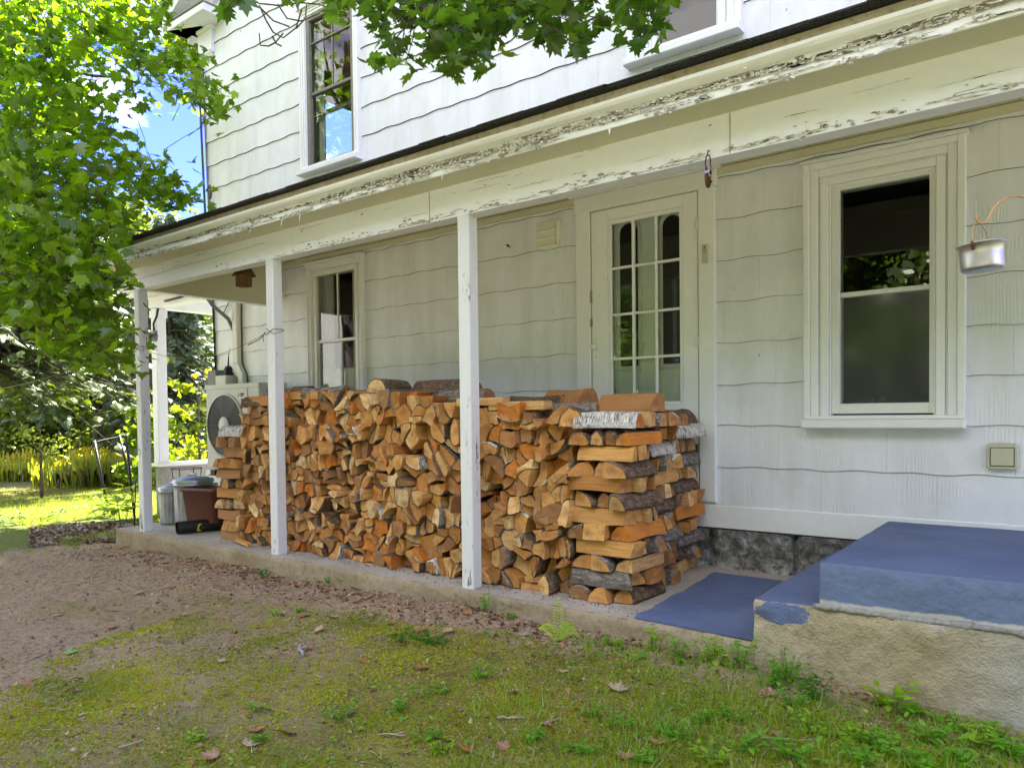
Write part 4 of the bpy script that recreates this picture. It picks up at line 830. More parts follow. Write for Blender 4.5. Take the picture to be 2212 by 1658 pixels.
# cord tied from post to post
cd = MB()
def sag(a, b_, n, s): a, b_ = Vector(a), Vector(b_); return [a.lerp(b_, i/n)-Vector((0, 0, 4*s*(i/n)*(1-i/n))) for i in range(n+1)]
cd.tube(sag((-1.9, -1.3, 1.42), (1.79, BY-.004, 1.665), 14, .03), .0022, 5)
for (px_, z) in ((1.793, 1.665), (3.786, 1.665)):
    q = .004; cs = [(px_-q, BY-q), (px_+.088+q, BY-q), (px_+.088+q, BY+.088+q), (px_-q, BY+.088+q)]
    cd.tube([(c[0], c[1], z+dz) for c, dz in zip(cs+[cs[0]], (.03, -.015, .01, .01, .0))], .003, 5); cd.tube([(c[0], c[1], z+dz) for c, dz in zip(cs[:3], (-.02, .022, .02))], .003, 5)
cd.tube(sag((1.885, BY+.09, 1.645), (3.78, BY-.004, 1.66), 20, .12), .0022, 5)
cd.tube([(3.78, BY-.006, 1.66), (3.70, BY-.004, 1.62), (3.55, BY, 1.59)], .005, 5); cd.tube([(3.775, BY-.01, 1.67), (3.765, BY-.015, 1.63), (3.77, BY-.016, 1.60)], .003, 5)
tag(cd.build('cord', 'rope'), label='thin grey cord knotted round the two left posts and slung between them', cat='cord')
# ------------------------------------------------------------------ bins and bits at the left end of the slab
def bin_(x, y, r, h, label, lidr=1.06, n=80):
    t = empty('metal_bin', (x, y, 0.002), label=label, cat='bin')
    b = MB(); rib = lambda i, j: 1+(.022*math.sin(j*2*math.pi/n*20) if 1 < i < 6 else 0)
    b.lathe([(0, .01), (r*.88, .0), (r*.885, .02), (r*.89, .03), (r*.93, h*.4), (r*.96, h*.75), (r*.975, h*.80), (r, h*.88), (r*1.02, h*.89), (r*1.0, h*.9), (r, h*.95)], 0, 0, n, mod=rib); b.build('body', 'galv', t)
    b = MB(); b.lathe([(r*lidr, h*.93), (r*lidr, h*.985), (r*(lidr-.02), h), (r*.80, h*1.015), (r*.78, h*1.03), (r*.3, h*1.055), (0, h*1.06)], 0, 0, 48); b.build('lid', 'galv', t)
    b = MB(); b.tube([(-r*.3, 0, h*1.04), (-r*.28, 0, h*1.10), (r*.28, 0, h*1.10), (r*.3, 0, h*1.04)], .008, 6); b.build('handle', 'galv', t)
    b = MB(); [b.tube([(s*r*.99, -.05, h*.7), (s*(r+.035), -.05, h*.66), (s*(r+.035), .05, h*.66), (s*r*.99, .05, h*.7)], .006, 6) for s in (-1, 1)]; b.build('side_handle', 'galv', t)
    return t
bin_(1.985, -1.02, .178, .455, 'larger galvanised bin with fluted sides and a domed lid')
bin_(1.60, -1.02, .125, .36, 'smaller galvanised bin half hidden behind the corner post')
PL = (2.26, -1.04, .075); t = empty('planter', PL, label='tapered brown plastic tub with a rolled rim, next to the woodpile', cat='tub')
def rrect(hx, hy, r, n=5):
    o = []
    for cx, cy, a0 in ((hx-r, hy-r, 0), (-hx+r, hy-r, 90), (-hx+r, -hy+r, 180), (hx-r, -hy+r, 270)):
        for k in range(n+1): a = rad(a0+90*k/n); o.append((cx+r*math.cos(a), cy+r*math.sin(a)))
    return o
b = MB(); lv = [(.165, .105, 0), (.168, .108, .006), (.195, .135, .285), (.212, .150, .288), (.214, .152, .312), (.204, .142, .318), (.194, .132, .312), (.190, .13, .28), (.16, .10, .012)]
rr = [rrect(hx, hy, .035) for hx, hy, z in lv]; n = len(rr[0]); b.add([(p[0], p[1], z) for (hx, hy, z), q in zip(lv, rr) for p in q], [(i*n+j, i*n+(j+1) % n, (i+1)*n+(j+1) % n, (i+1)*n+j) for i in range(len(lv)-1) for j in range(n)], smooth=True)
b.add([(p[0], p[1], .012) for p in rr[-1]], [tuple(range(n))]); b.build('tub_body', 'brown', t); t.rotation_euler = (0, 0, rad(14))
t = empty('net_roll', (2.36, -1.16, .06), label='black corrugated drain pipe with yellow marks lying in front of the brown tub', cat='pipe')
b = MB(); A, B_ = Vector((-.10, -.20, 0)), Vector((.0, .40, .0)); A = Vector((-.10, -.19, 0)); B_ = Vector((-.22, .36, .0))
A, B_ = Vector((-.03, -.215, 0)), Vector((.03, .36, 0)); k = 60
b.tube([A.lerp(B_, i/k) for i in range(k+1)], [.054+(.003 if i % 2 else 0) for i in range(k+1)], 20, caps=False); b.tube([A.lerp(B_, i/4) for i in range(5)], .047, 20, caps=False); b.build('pipe_wall', 'black', t)
b = MB()
for f_ in (.30, .86):
    c = A.lerp(B_, f_); b.add([(c.x+.0600*math.cos(a)+dx, c.y+dy, .0600*math.sin(a)) for a, dx, dy in ((-.76, 0, -.02), (-.3, 0, -.025), (.44, 0, -.01), (.44, 0, .02), (-.2, 0, .03), (-.76, 0, .012))], [tuple(range(6))])
b.build('yellow_mark', 'yellow', t); t.rotation_euler = (0, 0, rad(-8))
b = MB(); b.tube([(2.2, -.55, .30), (2.0, -.6, .50), (2.1, -.62, .62), (2.4, -.66, .64), (2.6, -.7, .55), (2.62, -.72, .36), (2.58, -.75, .30)], .007, 6); b.tube([(2.56, -.8, .6), (2.7, -.7, .75), (2.72, -.6, .8)], .012, 6); b.tube([(2.3, -.5, .1), (2.5, -.55, .3), (2.7, -.55, .25)], .02, 6); tag(b.build('hose', 'wire'), label='grey looped hose rising behind the galvanised bin', cat='hose')
t = MB(); rg = random.Random(1)
for z, r_ in ((.50, .16), (.38, .15)): t.tube([(1.18+r_*math.cos(a), -.62+r_*math.sin(a), z) for a in [i*2*math.pi/24 for i in range(25)]], .005, 5, caps=False)
for k in range(4): a = k*math.pi/2+.6; t.tube([(1.18+.16*math.cos(a), -.62+.16*math.sin(a), .50), (1.18+.15*math.cos(a), -.62+.15*math.sin(a), .38), (1.18+.10*math.cos(a), -.62+.10*math.sin(a), -.2)], .005, 5)
tag(t.build('plant_ring', 'black'), label='black wire plant stand with two rings behind the corner post', cat='plant stand')
# stakes with a wire
def stake(bx, by, bz, tx, ty, tz, label, r=.014, group='black stakes by the lawn'):
    t = empty('stake', (bx, by, bz), label=label, cat='stake', group=group); b = MB(); v = Vector((tx-bx, ty-by, tz-bz)); b.tube([(0, 0, -.2), v], r, 6)
    for k in range(6): p = v*(k/7+.15); b.box(p.x-.004, p.x+.024, p.y-.004, p.y+.004, p.z, p.z+.012)
    b.build('rod', 'black', t); b = MB(); b.tube([v*.985, v*1.003], r*1.15, 6); b.build('cap', 'unit', t)
def P(u, w_, d): v = at(u, w_, d); return (v.x, v.y, v.z)
stake(*P(236, 1090, 11.2), *P(204, 952, 11.3), 'left of the leaning black garden stakes', .019)
stake(*P(279, 1010, 12.5), *P(258, 939, 12.6), 'middle black garden stake, farthest back of the leaning ones', .019)
stake(*P(290, 1085, 9.3), *P(272, 939, 9.4), 'black garden stake nearest the porch corner post', .017)
b = MB(); b.tube([P(204, 955, 11.3), P(220, 950, 11.8), P(258, 942, 12.6)], .003, 4); tag(b.build('fence_wire', 'wire'), label='thin wire strung between the tops of the black stakes', cat='wire')
a_ = P(290.5, 1141, 7.35); b_ = P(293, 1040, 7.4); b = MB(); b.tube([a_, b_, P(297, 1030, 7.4)], .006, 6); tag(b.build('thin_rod', 'black'), label='thin black rod standing at the left corner of the slab', cat='rod')
# ------------------------------------------------------------------ firewood
def hshp(a, b, s=0): return hsh(round((a[0]+b[0])*500), round((a[1]+b[1])*500), s)
def curve_poly(poly, amp=.17, n=4):
    out = []; eid = []
    for i, a in enumerate(poly):
        b = poly[(i+1) % len(poly)]; dx, dz = b[0]-a[0], b[1]-a[1]; l = math.hypot(dx, dz)
        if l < 1e-4: continue
        s = 1 if (a < b) else -1; h = (hshp(a, b)-.5)*2*amp*l*s; nx_, nz_ = dz/l, -dx/l
        m_ = n if l > .035 else 2
        for j in range(m_):
            t = j/m_; k = 4*t*(1-t)*h; out.append((a[0]+dx*t+nx_*k, a[1]+dz*t+nz_*k)); eid.append((i, h))
    return out, eid
def log_geo(pts, bark, L_, rg, gap=.003, tilt=.16, taper=0., nseg=3, bend=.01):
    """pts: closed 2-D outline (x,z) counter-clockwise about its own centre; bark: flag per point (segment starting there)"""
    n = len(pts); cx = sum(p[0] for p in pts)/n; cz = sum(p[1] for p in pts)/n
    def shr(p, g_):
        d = math.hypot(p[0]-cx, p[1]-cz); f = max(.3, 1-g_/max(d, 1e-3)); return (cx+(p[0]-cx)*f, cz+(p[1]-cz)*f)
    isb = [bark[i] or bark[i-1] for i in range(n)]
    wo_ = [shr(p, gap+(.0045 if isb[i] else 0)+rg.uniform(-.0008, .0012)) for i, p in enumerate(pts)]
    tx, tz = rg.gauss(0, tilt), rg.gauss(0, tilt*.7)
    bx, bz = rg.gauss(0, bend), rg.gauss(0, bend)
    # pith: opposite the bark, else near the centre
    if any(bark):
        bxm = sum(p[0] for p, f in zip(pts, bark) if f)/sum(bark); bzm = sum(p[1] for p, f in zip(pts, bark) if f)/sum(bark); pp = (cx-(bxm-cx)*.75, cz-(bzm-cz)*.75)
    else: pp = (cx+rg.uniform(-.05, .05), cz+rg.uniform(-.05, .05))
    V, F, Mt, UV = [], [], [], []
    def ydis(p): return tx*(p[0]-cx)+tz*(p[1]-cz)
    # front end: centre, mid ring, rim
    V.append((cx, ydis((cx, cz))-.001, cz)); UV.append((cx-pp[0], cz-pp[1]))
    for f in (.55, 1.0):
        for p in wo_:
            q = (cx+(p[0]-cx)*f, cz+(p[1]-cz)*f); V.append((q[0], ydis(q)+rg.uniform(-.0016, .0016), q[1])); UV.append((q[0]-pp[0], q[1]-pp[1]))
    for i in range(n):
        j = (i+1) % n; F.append((0, 1+i, 1+j)); F.append((1+i, 1+n+i, 1+n+j, 1+j))
    Mt += [0]*(2*n)
    # sides
    per = [0]
    for i in range(n): a, b = wo_[i], wo_[(i+1) % n]; per.append(per[-1]+math.hypot(a[0]-b[0], a[1]-b[1]))
    o = len(V); rows = nseg+1
    for k in range(rows):
        t = k/nseg; yy = t*L_; f = 1-taper*t
        for i in range(n+1):
            p = wo_[i % n]; V.append((cx+(p[0]-cx)*f+bx*math.sin(t*math.pi), yy if k else ydis(p), cz+(p[1]-cz)*f+bz*math.sin(t*math.pi))); UV.append((per[i], yy))
    for k in range(nseg):
        for i in range(n): a = o+k*(n+1)+i; F.append((a, a+n+1, a+n+2, a+1)); Mt.append(1)
    # back end
    c2 = len(V); V.append((cx, L_, cz)); UV.append((cx-pp[0], cz-pp[1]))
    for p in wo_: V.append((cx+(p[0]-cx)*(1-taper), L_, cz+(p[1]-cz)*(1-taper))); UV.append((p[0]-pp[0], p[1]-pp[1]))
    for i in range(n): F.append((c2, c2+1+(i+1) % n, c2+1+i)); Mt.append(0)
    B = None
    if any(bark):
        BV, BF, BU = [], [], []
        i0 = next(i for i in range(n) if bark[i] and not bark[i-1]) if not all(bark) else 0
        run = []; i = i0
        while len(run) < n and bark[i % n]: run.append(i % n); i += 1
        ids = run+[i % n]; kk = len(ids); seg = 7
        for k in range(seg+1):
            t = k/seg; yy = -.0015+t*(L_+.001); f = 1-taper*t
            for q, i in enumerate(ids):
                po = shr(pts[i], gap-.0018+rg.uniform(-.0022, .0016)); pi = wo_[i]
                yd = ydis(pts[i]) if k == 0 else 0
                e = .0006 if q in (0, kk-1) else .0002
                for p in (po, pi if k in (0, seg) else shr(pi, -e)):
                    BV.append((cx+(p[0]-cx)*f+bx*math.sin(t*math.pi), yy+yd, cz+(p[1]-cz)*f+bz*math.sin(t*math.pi))); BU.append((per[i], yy))
        w_ = kk*2
        for k in range(seg):
            for q in range(kk-1): a = k*w_+q*2; BF.append((a, a+w_, a+w_+2, a+2))
            for q in (0, kk-1): a = k*w_+q*2; BF.append((a, a+1, a+w_+1, a+w_))
        for k in (0, seg):
            for q in range(kk-1): a = k*w_+q*2; BF.append((a, a+2, a+3, a+1))
        B = (BV, BF, BU)
    return (V, F, Mt, UV), B
TINTS = [((.62, .33, .10), 'honey coloured'), ((.74, .46, .19), 'pale'), ((.50, .225, .055), 'orange brown'), ((.38, .185, .07), 'tan brown'), ((.62, .205, .02), 'bright orange'), ((.82, .60, .32), 'creamy'), ((.29, .15, .065), 'dull brown')]
TW = [30, 15, 24, 14, 8, 5, 7]
BARKS = [('bark', 'brown bark'), ('bark2', 'grey bark'), ('birch', 'white birch bark')]
pile = {'V': [], 'F': [], 'M': [], 'UV': [], 'T': []}
def to_pile(geo, mi, ang, loc, tint):
    V, F, Mt, UV = geo; c, s = math.cos(ang), math.sin(ang); o = len(pile['V'])
    pile['V'] += [(x*c-y*s+loc[0], x*s+y*c+loc[1], z+loc[2]) for x, y, z in V]; pile['F'] += [tuple(i+o for i in f) for f in F]
    pile['M'] += [mi+m for m in Mt] if isinstance(Mt, list) else [Mt]*len(F); pile['UV'] += UV; pile['T'] += [tint]*len(V)
NLOG = [0]; USED = {}
def place_log(pts, bark, L_, loc, ang, rg, label, indiv, tint=None, bk_=None, tilt=.16, taper=0., rx=0., gap=.003, bend=.006):
    ti = rg.choices(range(7), TW)[0] if tint is None else tint; t = TINTS[ti][0]; j = rg.uniform(.82, 1.12); t = tuple(c*j for c in t)
    bi = rg.choices((0, 1, 2), (6, 4, 1))[0] if bk_ is None else bk_
    cx = sum(p[0] for p in pts)/len(pts); cz = sum(p[1] for p in pts)/len(pts); pts = [(p[0]-cx, p[1]-cz) for p in pts]
    W, B = log_geo(pts, bark, L_, rg, gap, tilt, taper, bend=bend)
    c, s = math.cos(ang), math.sin(ang); loc = (loc[0]+cx*c, loc[1]+cx*s, loc[2]+cz)
    if not indiv:
        to_pile(W, 0, ang, loc, t)
        if B: to_pile((B[0], B[1], 2+bi, B[2]), 0, ang, loc, t)
        return None
    mb = MB(); mb.v, mb.f, mb.m, mb.uv = W; mb.sm = [False]*len(mb.f)
    o = mb.build('firewood_log', ['end', 'side'], None, loc, t); o.rotation_euler = (rx, 0, ang)
    if B: b2 = MB(); b2.v, b2.f, b2.uv = B[0], B[1], B[2]; b2.m = [0]*len(b2.f); b2.sm = [True]*len(b2.f); b2.build('bark', BARKS[bi][0], o)
    NLOG[0] += 1
    if callable(label): label = label(TINTS[ti][1], BARKS[bi][1] if B else None)
    label = label.replace('  ', ' ')
    USED[label] = USED.get(label, 0)+1
    tag(o, label, 'log', 'split firewood logs in the long stack')
    return o
def shape(kind, w_, h, rg, n=9):
    """outline with its bottom at 0, centred in x; returns points and bark flags"""
    J = lambda a: a*rg.uniform(.93, 1.07)
    if kind == 'half': P_ = [(-w_/2, 0), (-w_/6, .002), (w_/6, -.002), (w_/2, 0)]+[(w_/2*math.cos(a), J(h)*math.sin(a)) for a in [math.pi*i/n for i in range(1, n)]]; Bk = [0, 0, 0]+[1]*(len(P_)-3)
    elif kind == 'plank': P_ = [(-w_/2, 0), (0, .001), (w_/2, J(.004)), (w_/2*J(.96), h*.5), (w_/2*J(.93), h), (w_*.1, J(h)), (-w_/2*J(.95), h*.98), (-w_/2, h*.5)]; Bk = [0]*8
    elif kind == 'quarter': P_ = [(-w_/2, 0), (0, 0), (w_/2, 0)]+[(-w_/2+w_*math.cos(a), h*math.sin(a)) for a in [math.pi/2*i/n for i in range(1, n+1)]]+[(-w_/2, h*.5)]; Bk = [0, 0]+[1]*n+[0, 0]
    elif kind == 'round': P_ = [(w_/2*math.cos(a)*J(1), h/2+h/2*math.sin(a)*J(1)) for a in [2*math.pi*i/16 for i in range(16)]]; Bk = [1]*16
    elif kind == 'wedge': P_ = [(-w_/2, 0), (0, 0), (w_/2, 0), (w_/2*.8, h*.55), (w_*.22, h), (-w_*.15, h*J(.95)), (-w_*.42, h*.45)]; Bk = [0]*7
    return P_, Bk
def clip(poly, nx_, nz_, d):
    out = []
    for i, a in enumerate(poly):
        b = poly[(i+1) % len(poly)]; fa = a[0]*nx_+a[1]*nz_-d; fb = b[0]*nx_+b[1]*nz_-d
        if fa <= 0: out.append(a)
        if fa*fb < 0: t = fa/(fa-fb); out.append((a[0]+(b[0]-a[0])*t, a[1]+(b[1]-a[1])*t))
    return out
TOP = [(2.8, 1.02), (3.1, 1.13), (3.3, 1.17), (4.0, 1.185), (4.6, 1.165), (5.1, 1.15), (5.5, 1.10), (6.1, 1.06), (6.35, 1.02)]
YF = lambda x, z: -1.272+.03*(vn(x*1.3, z*2, 40)-.5)+.02*(z-.5)-.0
rg = random.Random(77); seeds = []
ROWH = .108; ordn = ['bottom', 'second', 'third', 'fourth', 'fifth', 'sixth', 'seventh', 'eighth', 'ninth', 'tenth', 'eleventh', 'twelfth', 'thirteenth', 'fourteenth']
for j in range(12):
    x = 3.13+rg.uniform(0, .05)
    while x < 6.34:
        s_ = rg.uniform(.60, 1.42)*(.128 if x > 5.0 else .110); seeds.append((x+s_/2, .050+j*ROWH+rg.uniform(-.032, .032), (s_/2)**2*rg.uniform(.7, 1.3), j)); x += s_
def build_cells(seeds):
    cells = []
    for i, (x, z, w_, j) in enumerate(seeds):
        if z > lerp(x, TOP): continue
        zt = lerp(x, TOP)+.075*(hsh(i, 3)-.35)
        poly = [(x-.2, 0.002), (x+.2, 0.002), (x+.2, zt), (x-.2, zt)]; poly = clip(clip(poly, -1, 0, -3.14), 1, 0, 6.315)
        for k, (x2, z2, w2, _) in enumerate(seeds):
            if k == i or abs(x2-x) > .26 or abs(z2-z) > .26 or z2 > lerp(x2, TOP): continue
            dx, dz = x2-x, z2-z; d = (x2*x2+z2*z2-w2-x*x-z*z+w_)/2; poly = clip(poly, dx, dz, d)
            if len(poly) < 3: break
        if len(poly) >= 3: cells.append((i, poly))
    return cells
cells = build_cells(seeds)
def parea(p): return abs(sum(a[0]*b[1]-b[0]*a[1] for a, b in zip(p, p[1:]+p[:1])))/2
def pcen(p): return (sum(a[0] for a in p)/len(p), sum(a[1] for a in p)/len(p))
pieces = []; rs_ = random.Random(123)
def split(p, lvl=0):
    a = parea(p); big_ = pcen(p)[0] > 5.0; pr = .0 if a < (.0085 if big_ else .0062) else (.62 if a < (.014 if big_ else .011) else .93)
    if lvl > 1 or rs_.random() > pr: return [p]
    c = pcen(p); th = rs_.uniform(0, math.pi); n_ = (math.cos(th), math.sin(th)); d = c[0]*n_[0]+c[1]*n_[1]+rs_.gauss(0, .010)
    A_, B_ = clip(p, n_[0], n_[1], d), clip(p, -n_[0], -n_[1], -d)
    if len(A_) < 3 or len(B_) < 3 or min(parea(A_), parea(B_)) < .0022: return [p]
    return split(A_, lvl+1)+split(B_, lvl+1)
for ci_, p_ in cells:
    for q_ in split(p_): pieces.append((seeds[ci_][3], q_))
seeds = [(pcen(q_)[0], pcen(q_)[1], 0, j_) for j_, q_ in pieces]; cells = [(k_, q_) for k_, (j_, q_) in enumerate(pieces)]
NFIELD = 0
cnt = {}
where = [(3.87, 'left of the second post'), (5.755, 'between the second and nearest posts'), (99, 'right of the nearest post')]
cells.sort(key=lambda c: (seeds[c[0]][3], seeds[c[0]][0]))
INDX = 5.22
def ordinal(n):
    w_ = ['first', 'second', 'third', 'fourth', 'fifth', 'sixth', 'seventh', 'eighth', 'ninth', 'tenth', 'eleventh', 'twelfth', 'thirteenth', 'fourteenth', 'fifteenth', 'sixteenth']
    return w_[n-1] if n <= 16 else '%dth' % n
rowcells = {}
for ci, poly in cells: rowcells.setdefault(seeds[ci][3], []).append(seeds[ci][0])
for ci, poly in cells:
    x, z, w_, j = seeds[ci]; rg = random.Random(ci*7+1)
    # drop tiny edges
    pl = [p for i, p in enumerate(poly) if math.hypot(p[0]-poly[i-1][0], p[1]-poly[i-1][1]) > .006]
    if len(pl) < 3: continue
    area = abs(sum(a[0]*b[1]-b[0]*a[1] for a, b in zip(pl, pl[1:]+pl[:1])))/2
    if area < .0006: continue
    pts, eid = curve_poly(pl, .145)
    bark = [0]*len(pts)
    if rg.random() < .66:   # the side that bulges most keeps its bark, with a neighbour
        best = max(range(len(pl)), key=lambda e: max([h for (k, h) in eid if k == e] or [-9])); nb = (best+rg.choice((1, -1))) % len(pl)
        bset = {best} | ({nb} if rg.random() < .75 else set())
        bark = [1 if k in bset else 0 for k, h in eid]
        if all(bark): bark[0] = 0
    yf = YF(x, z)+rg.gauss(0, .026)+(rg.uniform(.05, .14) if rg.random() < .13 else 0)
    ind = x > INDX; NFIELD += ind
    if x > 5.755: rc = [q for q in rowcells[j] if q > 5.755]; n_ = sum(1 for q in rc if q <= x); wtx = '%s right of nearest post' % ordinal(n_)
    else: rc = [q for q in rowcells[j] if q <= 5.755]; n_ = sum(1 for q in rc if q >= x); wtx = '%s left of nearest post' % ordinal(n_)
    rtx = '%s row' % ordn[min(j, 13)] if j == 0 else '%s row up' % ordn[min(j, 13)]
    shp = 'big ' if area > .0085 else ('small ' if area < .0038 else '')
    def lab(tn, bn, shp=shp, wtx=wtx, rtx=rtx): return '%s%s log%s, %s, %s' % (shp, tn, (', '+bn) if bn else '', rtx, wtx)
    mcx = sum(p[0] for p in pts)/len(pts); mcz = sum(p[1] for p in pts)/len(pts); pts = [(p[0]-mcx, p[1]-mcz) for p in pts]
    place_log(pts, bark, .38, (mcx, yf, mcz), rg.gauss(0, .05), rg, lab, ind, tilt=.20, rx=rg.gauss(0, .03) if ind else 0, gap=.0036)
# right hand crib: crossed layers
def crib(x0, x1, y0, y1, name, seed, phase=0, layers=12, indiv=True, lh=.0865, side='right'):
    rg = random.Random(seed); z = .003
    for i in range(layers):
        h = lh*rg.uniform(.94, 1.04); alongx = (i+phase) % 2 == 1
        nm = ordn[i]+(' layer' if i == 0 else ' layer up')
        if alongx:
            k = 4 if (y1-y0) > .33 else 3; wy = (y1-y0)/k
            for q in range(k):
                kind = rg.choices(['half', 'plank', 'quarter', 'wedge'], [4, 5, 2, 2])[0]; wq = wy*rg.uniform(.9, 1.0); P_, Bk = shape(kind, wq, h*rg.uniform(.9, 1.02), rg)
                L_ = (x1-x0)*rg.uniform(.90, 1.04); xe = x1+rg.uniform(-.045, .045)
                pos = ['front', 'second', 'third', 'rear'][q if k == 4 else (0, 1, 3)[q]]
                def lab(tn, bn, pos=pos, kind=kind): return '%s log%s lying lengthwise, %s, %s, %s' % (tn, (', '+bn) if bn else '', pos, nm, name)
                place_log(P_, Bk, L_, (xe, y0+wy*(q+.5)+rg.uniform(-.012, .012), z), math.pi/2+rg.gauss(0, .055), rg, lab, indiv and (side == 'right' or q == 0), tilt=.25, gap=.0015)
        else:
            ws = []; s = 0
            while s < (x1-x0)-.05: a = rg.uniform(.075, .15); ws.append(a); s += a
            f = (x1-x0)/s; x = x0
            for q, a in enumerate(ws):
                a *= f; kind = rg.choices(['half', 'plank', 'quarter', 'wedge'], [6, 2.5, 3, 1])[0]; P_, Bk = shape(kind, a, h*rg.uniform(.88, 1.03), rg)
                if kind == 'quarter' and rg.random() < .5: P_ = [(-p[0], p[1]) for p in P_][::-1]; Bk = (Bk[:-1][::-1]+[Bk[-1]]); Bk = [0]*len(P_) if 0 else Bk
                def lab(tn, bn, q=q, kind=kind): return '%s log%s, %s from left, %s, %s' % (tn, (', '+bn) if bn else '', ordinal(q+1), nm, name)
                place_log(P_, Bk, (y1-y0)*rg.uniform(.95, 1.04), (x+a/2, y0+rg.uniform(-.045, .035), z), rg.gauss(0, .07), rg, lab, indiv and (y0 < -1.2 or q == len(ws)-1), tilt=.2, gap=.0015); x += a
        z += h
    return z
zc = crib(6.32, 6.685, -1.27, -.90, 'crossed front corner', 21, layers=11)
crib(6.26, 6.625, -.87, -.50, 'right end, middle', 22, phase=1, layers=11)
crib(6.22, 6.585, -.46, -.09, 'right end, rear', 23, layers=11)
zl = crib(2.80, 3.12, -1.27, -.93, 'left corner', 24, phase=1, layers=11, side='left')
crib(2.80, 3.12, -.90, -.5, 'left middle', 25, layers=12, indiv=False)
# single big pieces on top
def top_log(kind, w_, h, L_, x, y, z, ang, ti, bi, label, seed=1, taper=0., tilt=.1):
    rg = random.Random(seed); P_, Bk = shape(kind, w_, h, rg)
    if bi is None: Bk = [0]*len(Bk)
    place_log(P_, Bk, L_, (x, y, z), ang, rg, label, True, ti, bi or 0, tilt, taper)
R90 = math.pi/2
top_log('half', .22, .15, .36, 4.66, -1.17, 1.15, .25, 5, 0, 'very thick half round log, highest on the stack, just left of the nearest post', 1)
top_log('half', .19, .14, .50, 5.36, -.90, 1.13, R90+.1, 3, 0, 'thick bark covered log lying behind the nearest post on top', 2)
top_log('half', .17, .10, .45, 5.60, -1.08, 1.10, R90-.1, 3, 1, 'long brown log lying lengthwise on top just right of the nearest post', 3)
top_log('half', .15, .09, .42, 6.0, -.80, 1.07, R90, 0, 0, 'half round log on top, under the left edge of the door', 4)
top_log('wedge', .20, .11, .34, 6.66, -.86, 1.035, R90+.1, 3, None, 'large roof shaped wedge of tan wood on top below the door glass', 5)
top_log('wedge', .19, .10, .34, 6.17, -.80, 1.09, R90-.25, 3, None, 'roof shaped wedge on top left of the door glass', 6)
top_log('half', .10, .075, .34, 6.40, -1.10, 1.02, R90+.05, 3, 1, 'dark barked log lying lengthwise on top of the right corner', 7)
top_log('plank', .11, .055, .40, 6.13, -1.20, 1.055, R90, 1, None, 'pale split plank lying lengthwise at the top right of the stack', 8)
top_log('plank', .10, .05, .34, 5.83, -1.21, 1.085, R90+.06, 1, None, 'pale split slab on top right beside the nearest post', 9)
top_log('half', .12, .085, .40, 4.32, -1.15, 1.175, R90+.15, 2, 1, 'dark grey barked log lying lengthwise on top in front of the siding', 10)
top_log('half', .12, .08, .36, 3.72, -1.17, 1.18, R90-.1, 2, 1, 'dark barked log lying lengthwise on top just left of the second post', 11)
top_log('plank', .13, .06, .38, 4.12, -1.20, 1.16, R90, 0, None, 'honey coloured split slab on top right beside the second post', 12)
top_log('plank', .12, .085, .35, 3.66, -1.21, 1.12, R90, 2, None, 'orange brown squared piece on top behind the second post', 13)
top_log('half', .11, .075, (.34), 3.52, -1.20, 1.12, R90+.1, 3, 0, 'tan half round log on top at the stepped left end', 14)
top_log('quarter', .11, .10, .36, 6.50, -.40, .955, 0, 4, 0, 'orange quarter log at the top rear of the right end', 15)
top_log('half', .125, .092, .37, 6.70, -1.17, .948, R90+.10, 4, 2, 'large white birch log with a bright orange end, top of the right corner', 16, tilt=.05)
top_log('plank', .04, .03, .30, 3.40, -1.375, .003, R90-.25, 0, None, 'loose splinter lying on the slab at the foot of the stack', 17)
for k_, (y_, z_, w_, h_) in enumerate(((-1.02, .95, .13, .085), (-.88, .95, .13, .085), (-.72, .95, .12, .085), (-.58, .95, .12, .08))): top_log(('plank', 'half', 'quarter', 'half')[k_], w_, h_, .37, 6.70, y_, z_, R90, (1, 0, 3, 2)[k_], None if k_ == 0 else k_ % 3, '%s of four top logs behind the birch log at the right corner' % ordinal(k_+1), 60+k_)
top_log('half', .16, .11, .26, 6.32, -1.255, .955, .1, 0, 0, 'squat honey coloured log end beside the white birch log', 70)
print('individual logs', NLOG[0], NFIELD, [k for k, v in USED.items() if v > 1 or len(k.split()) > 16])
# the mass of the stack behind the face
rg = random.Random(55)
for (ya, zz0) in ((-.86, 1.09), (-.45, 1.07)):
    for j in range(12):
        x = 3.15
        while x < 6.24:
            a = rg.uniform(.085, .13); z = .003+j*.088
            P_, Bk = shape(rg.choice(['half', 'quarter', 'plank']), a*.97, .084, rg, 4); place_log(P_, Bk, .37, (x+a/2, ya+rg.uniform(-.01, .01), z), 0, rg, '', False, gap=.001); x += a
me = bpy.data.meshes.new('firewood_pile'); me.from_pydata(pile['V'], [], pile['F'])
for a in ('end', 'side', 'bark', 'bark2', 'birch'): me.materials.append(M[a])
me.polygons.foreach_set('material_index', pile['M']); li = np.empty(len(me.loops), dtype=np.int32); me.loops.foreach_get('vertex_index', li)
me.uv_layers.new(name='UVMap').data.foreach_set('uv', np.array(pile['UV'], np.float32)[li].ravel())
ca = me.color_attributes.new('tint', 'FLOAT_COLOR', 'POINT'); tt = np.ones((len(pile['V']), 4), np.float32); tt[:, :3] = pile['T']; ca.data.foreach_set('color', tt.ravel())
po = bpy.data.objects.new('firewood_pile', me); COL.objects.link(po); tag(po, 'rest of the split firewood packed in the left and rear of the long stack', 'firewood', None, 'stuff')
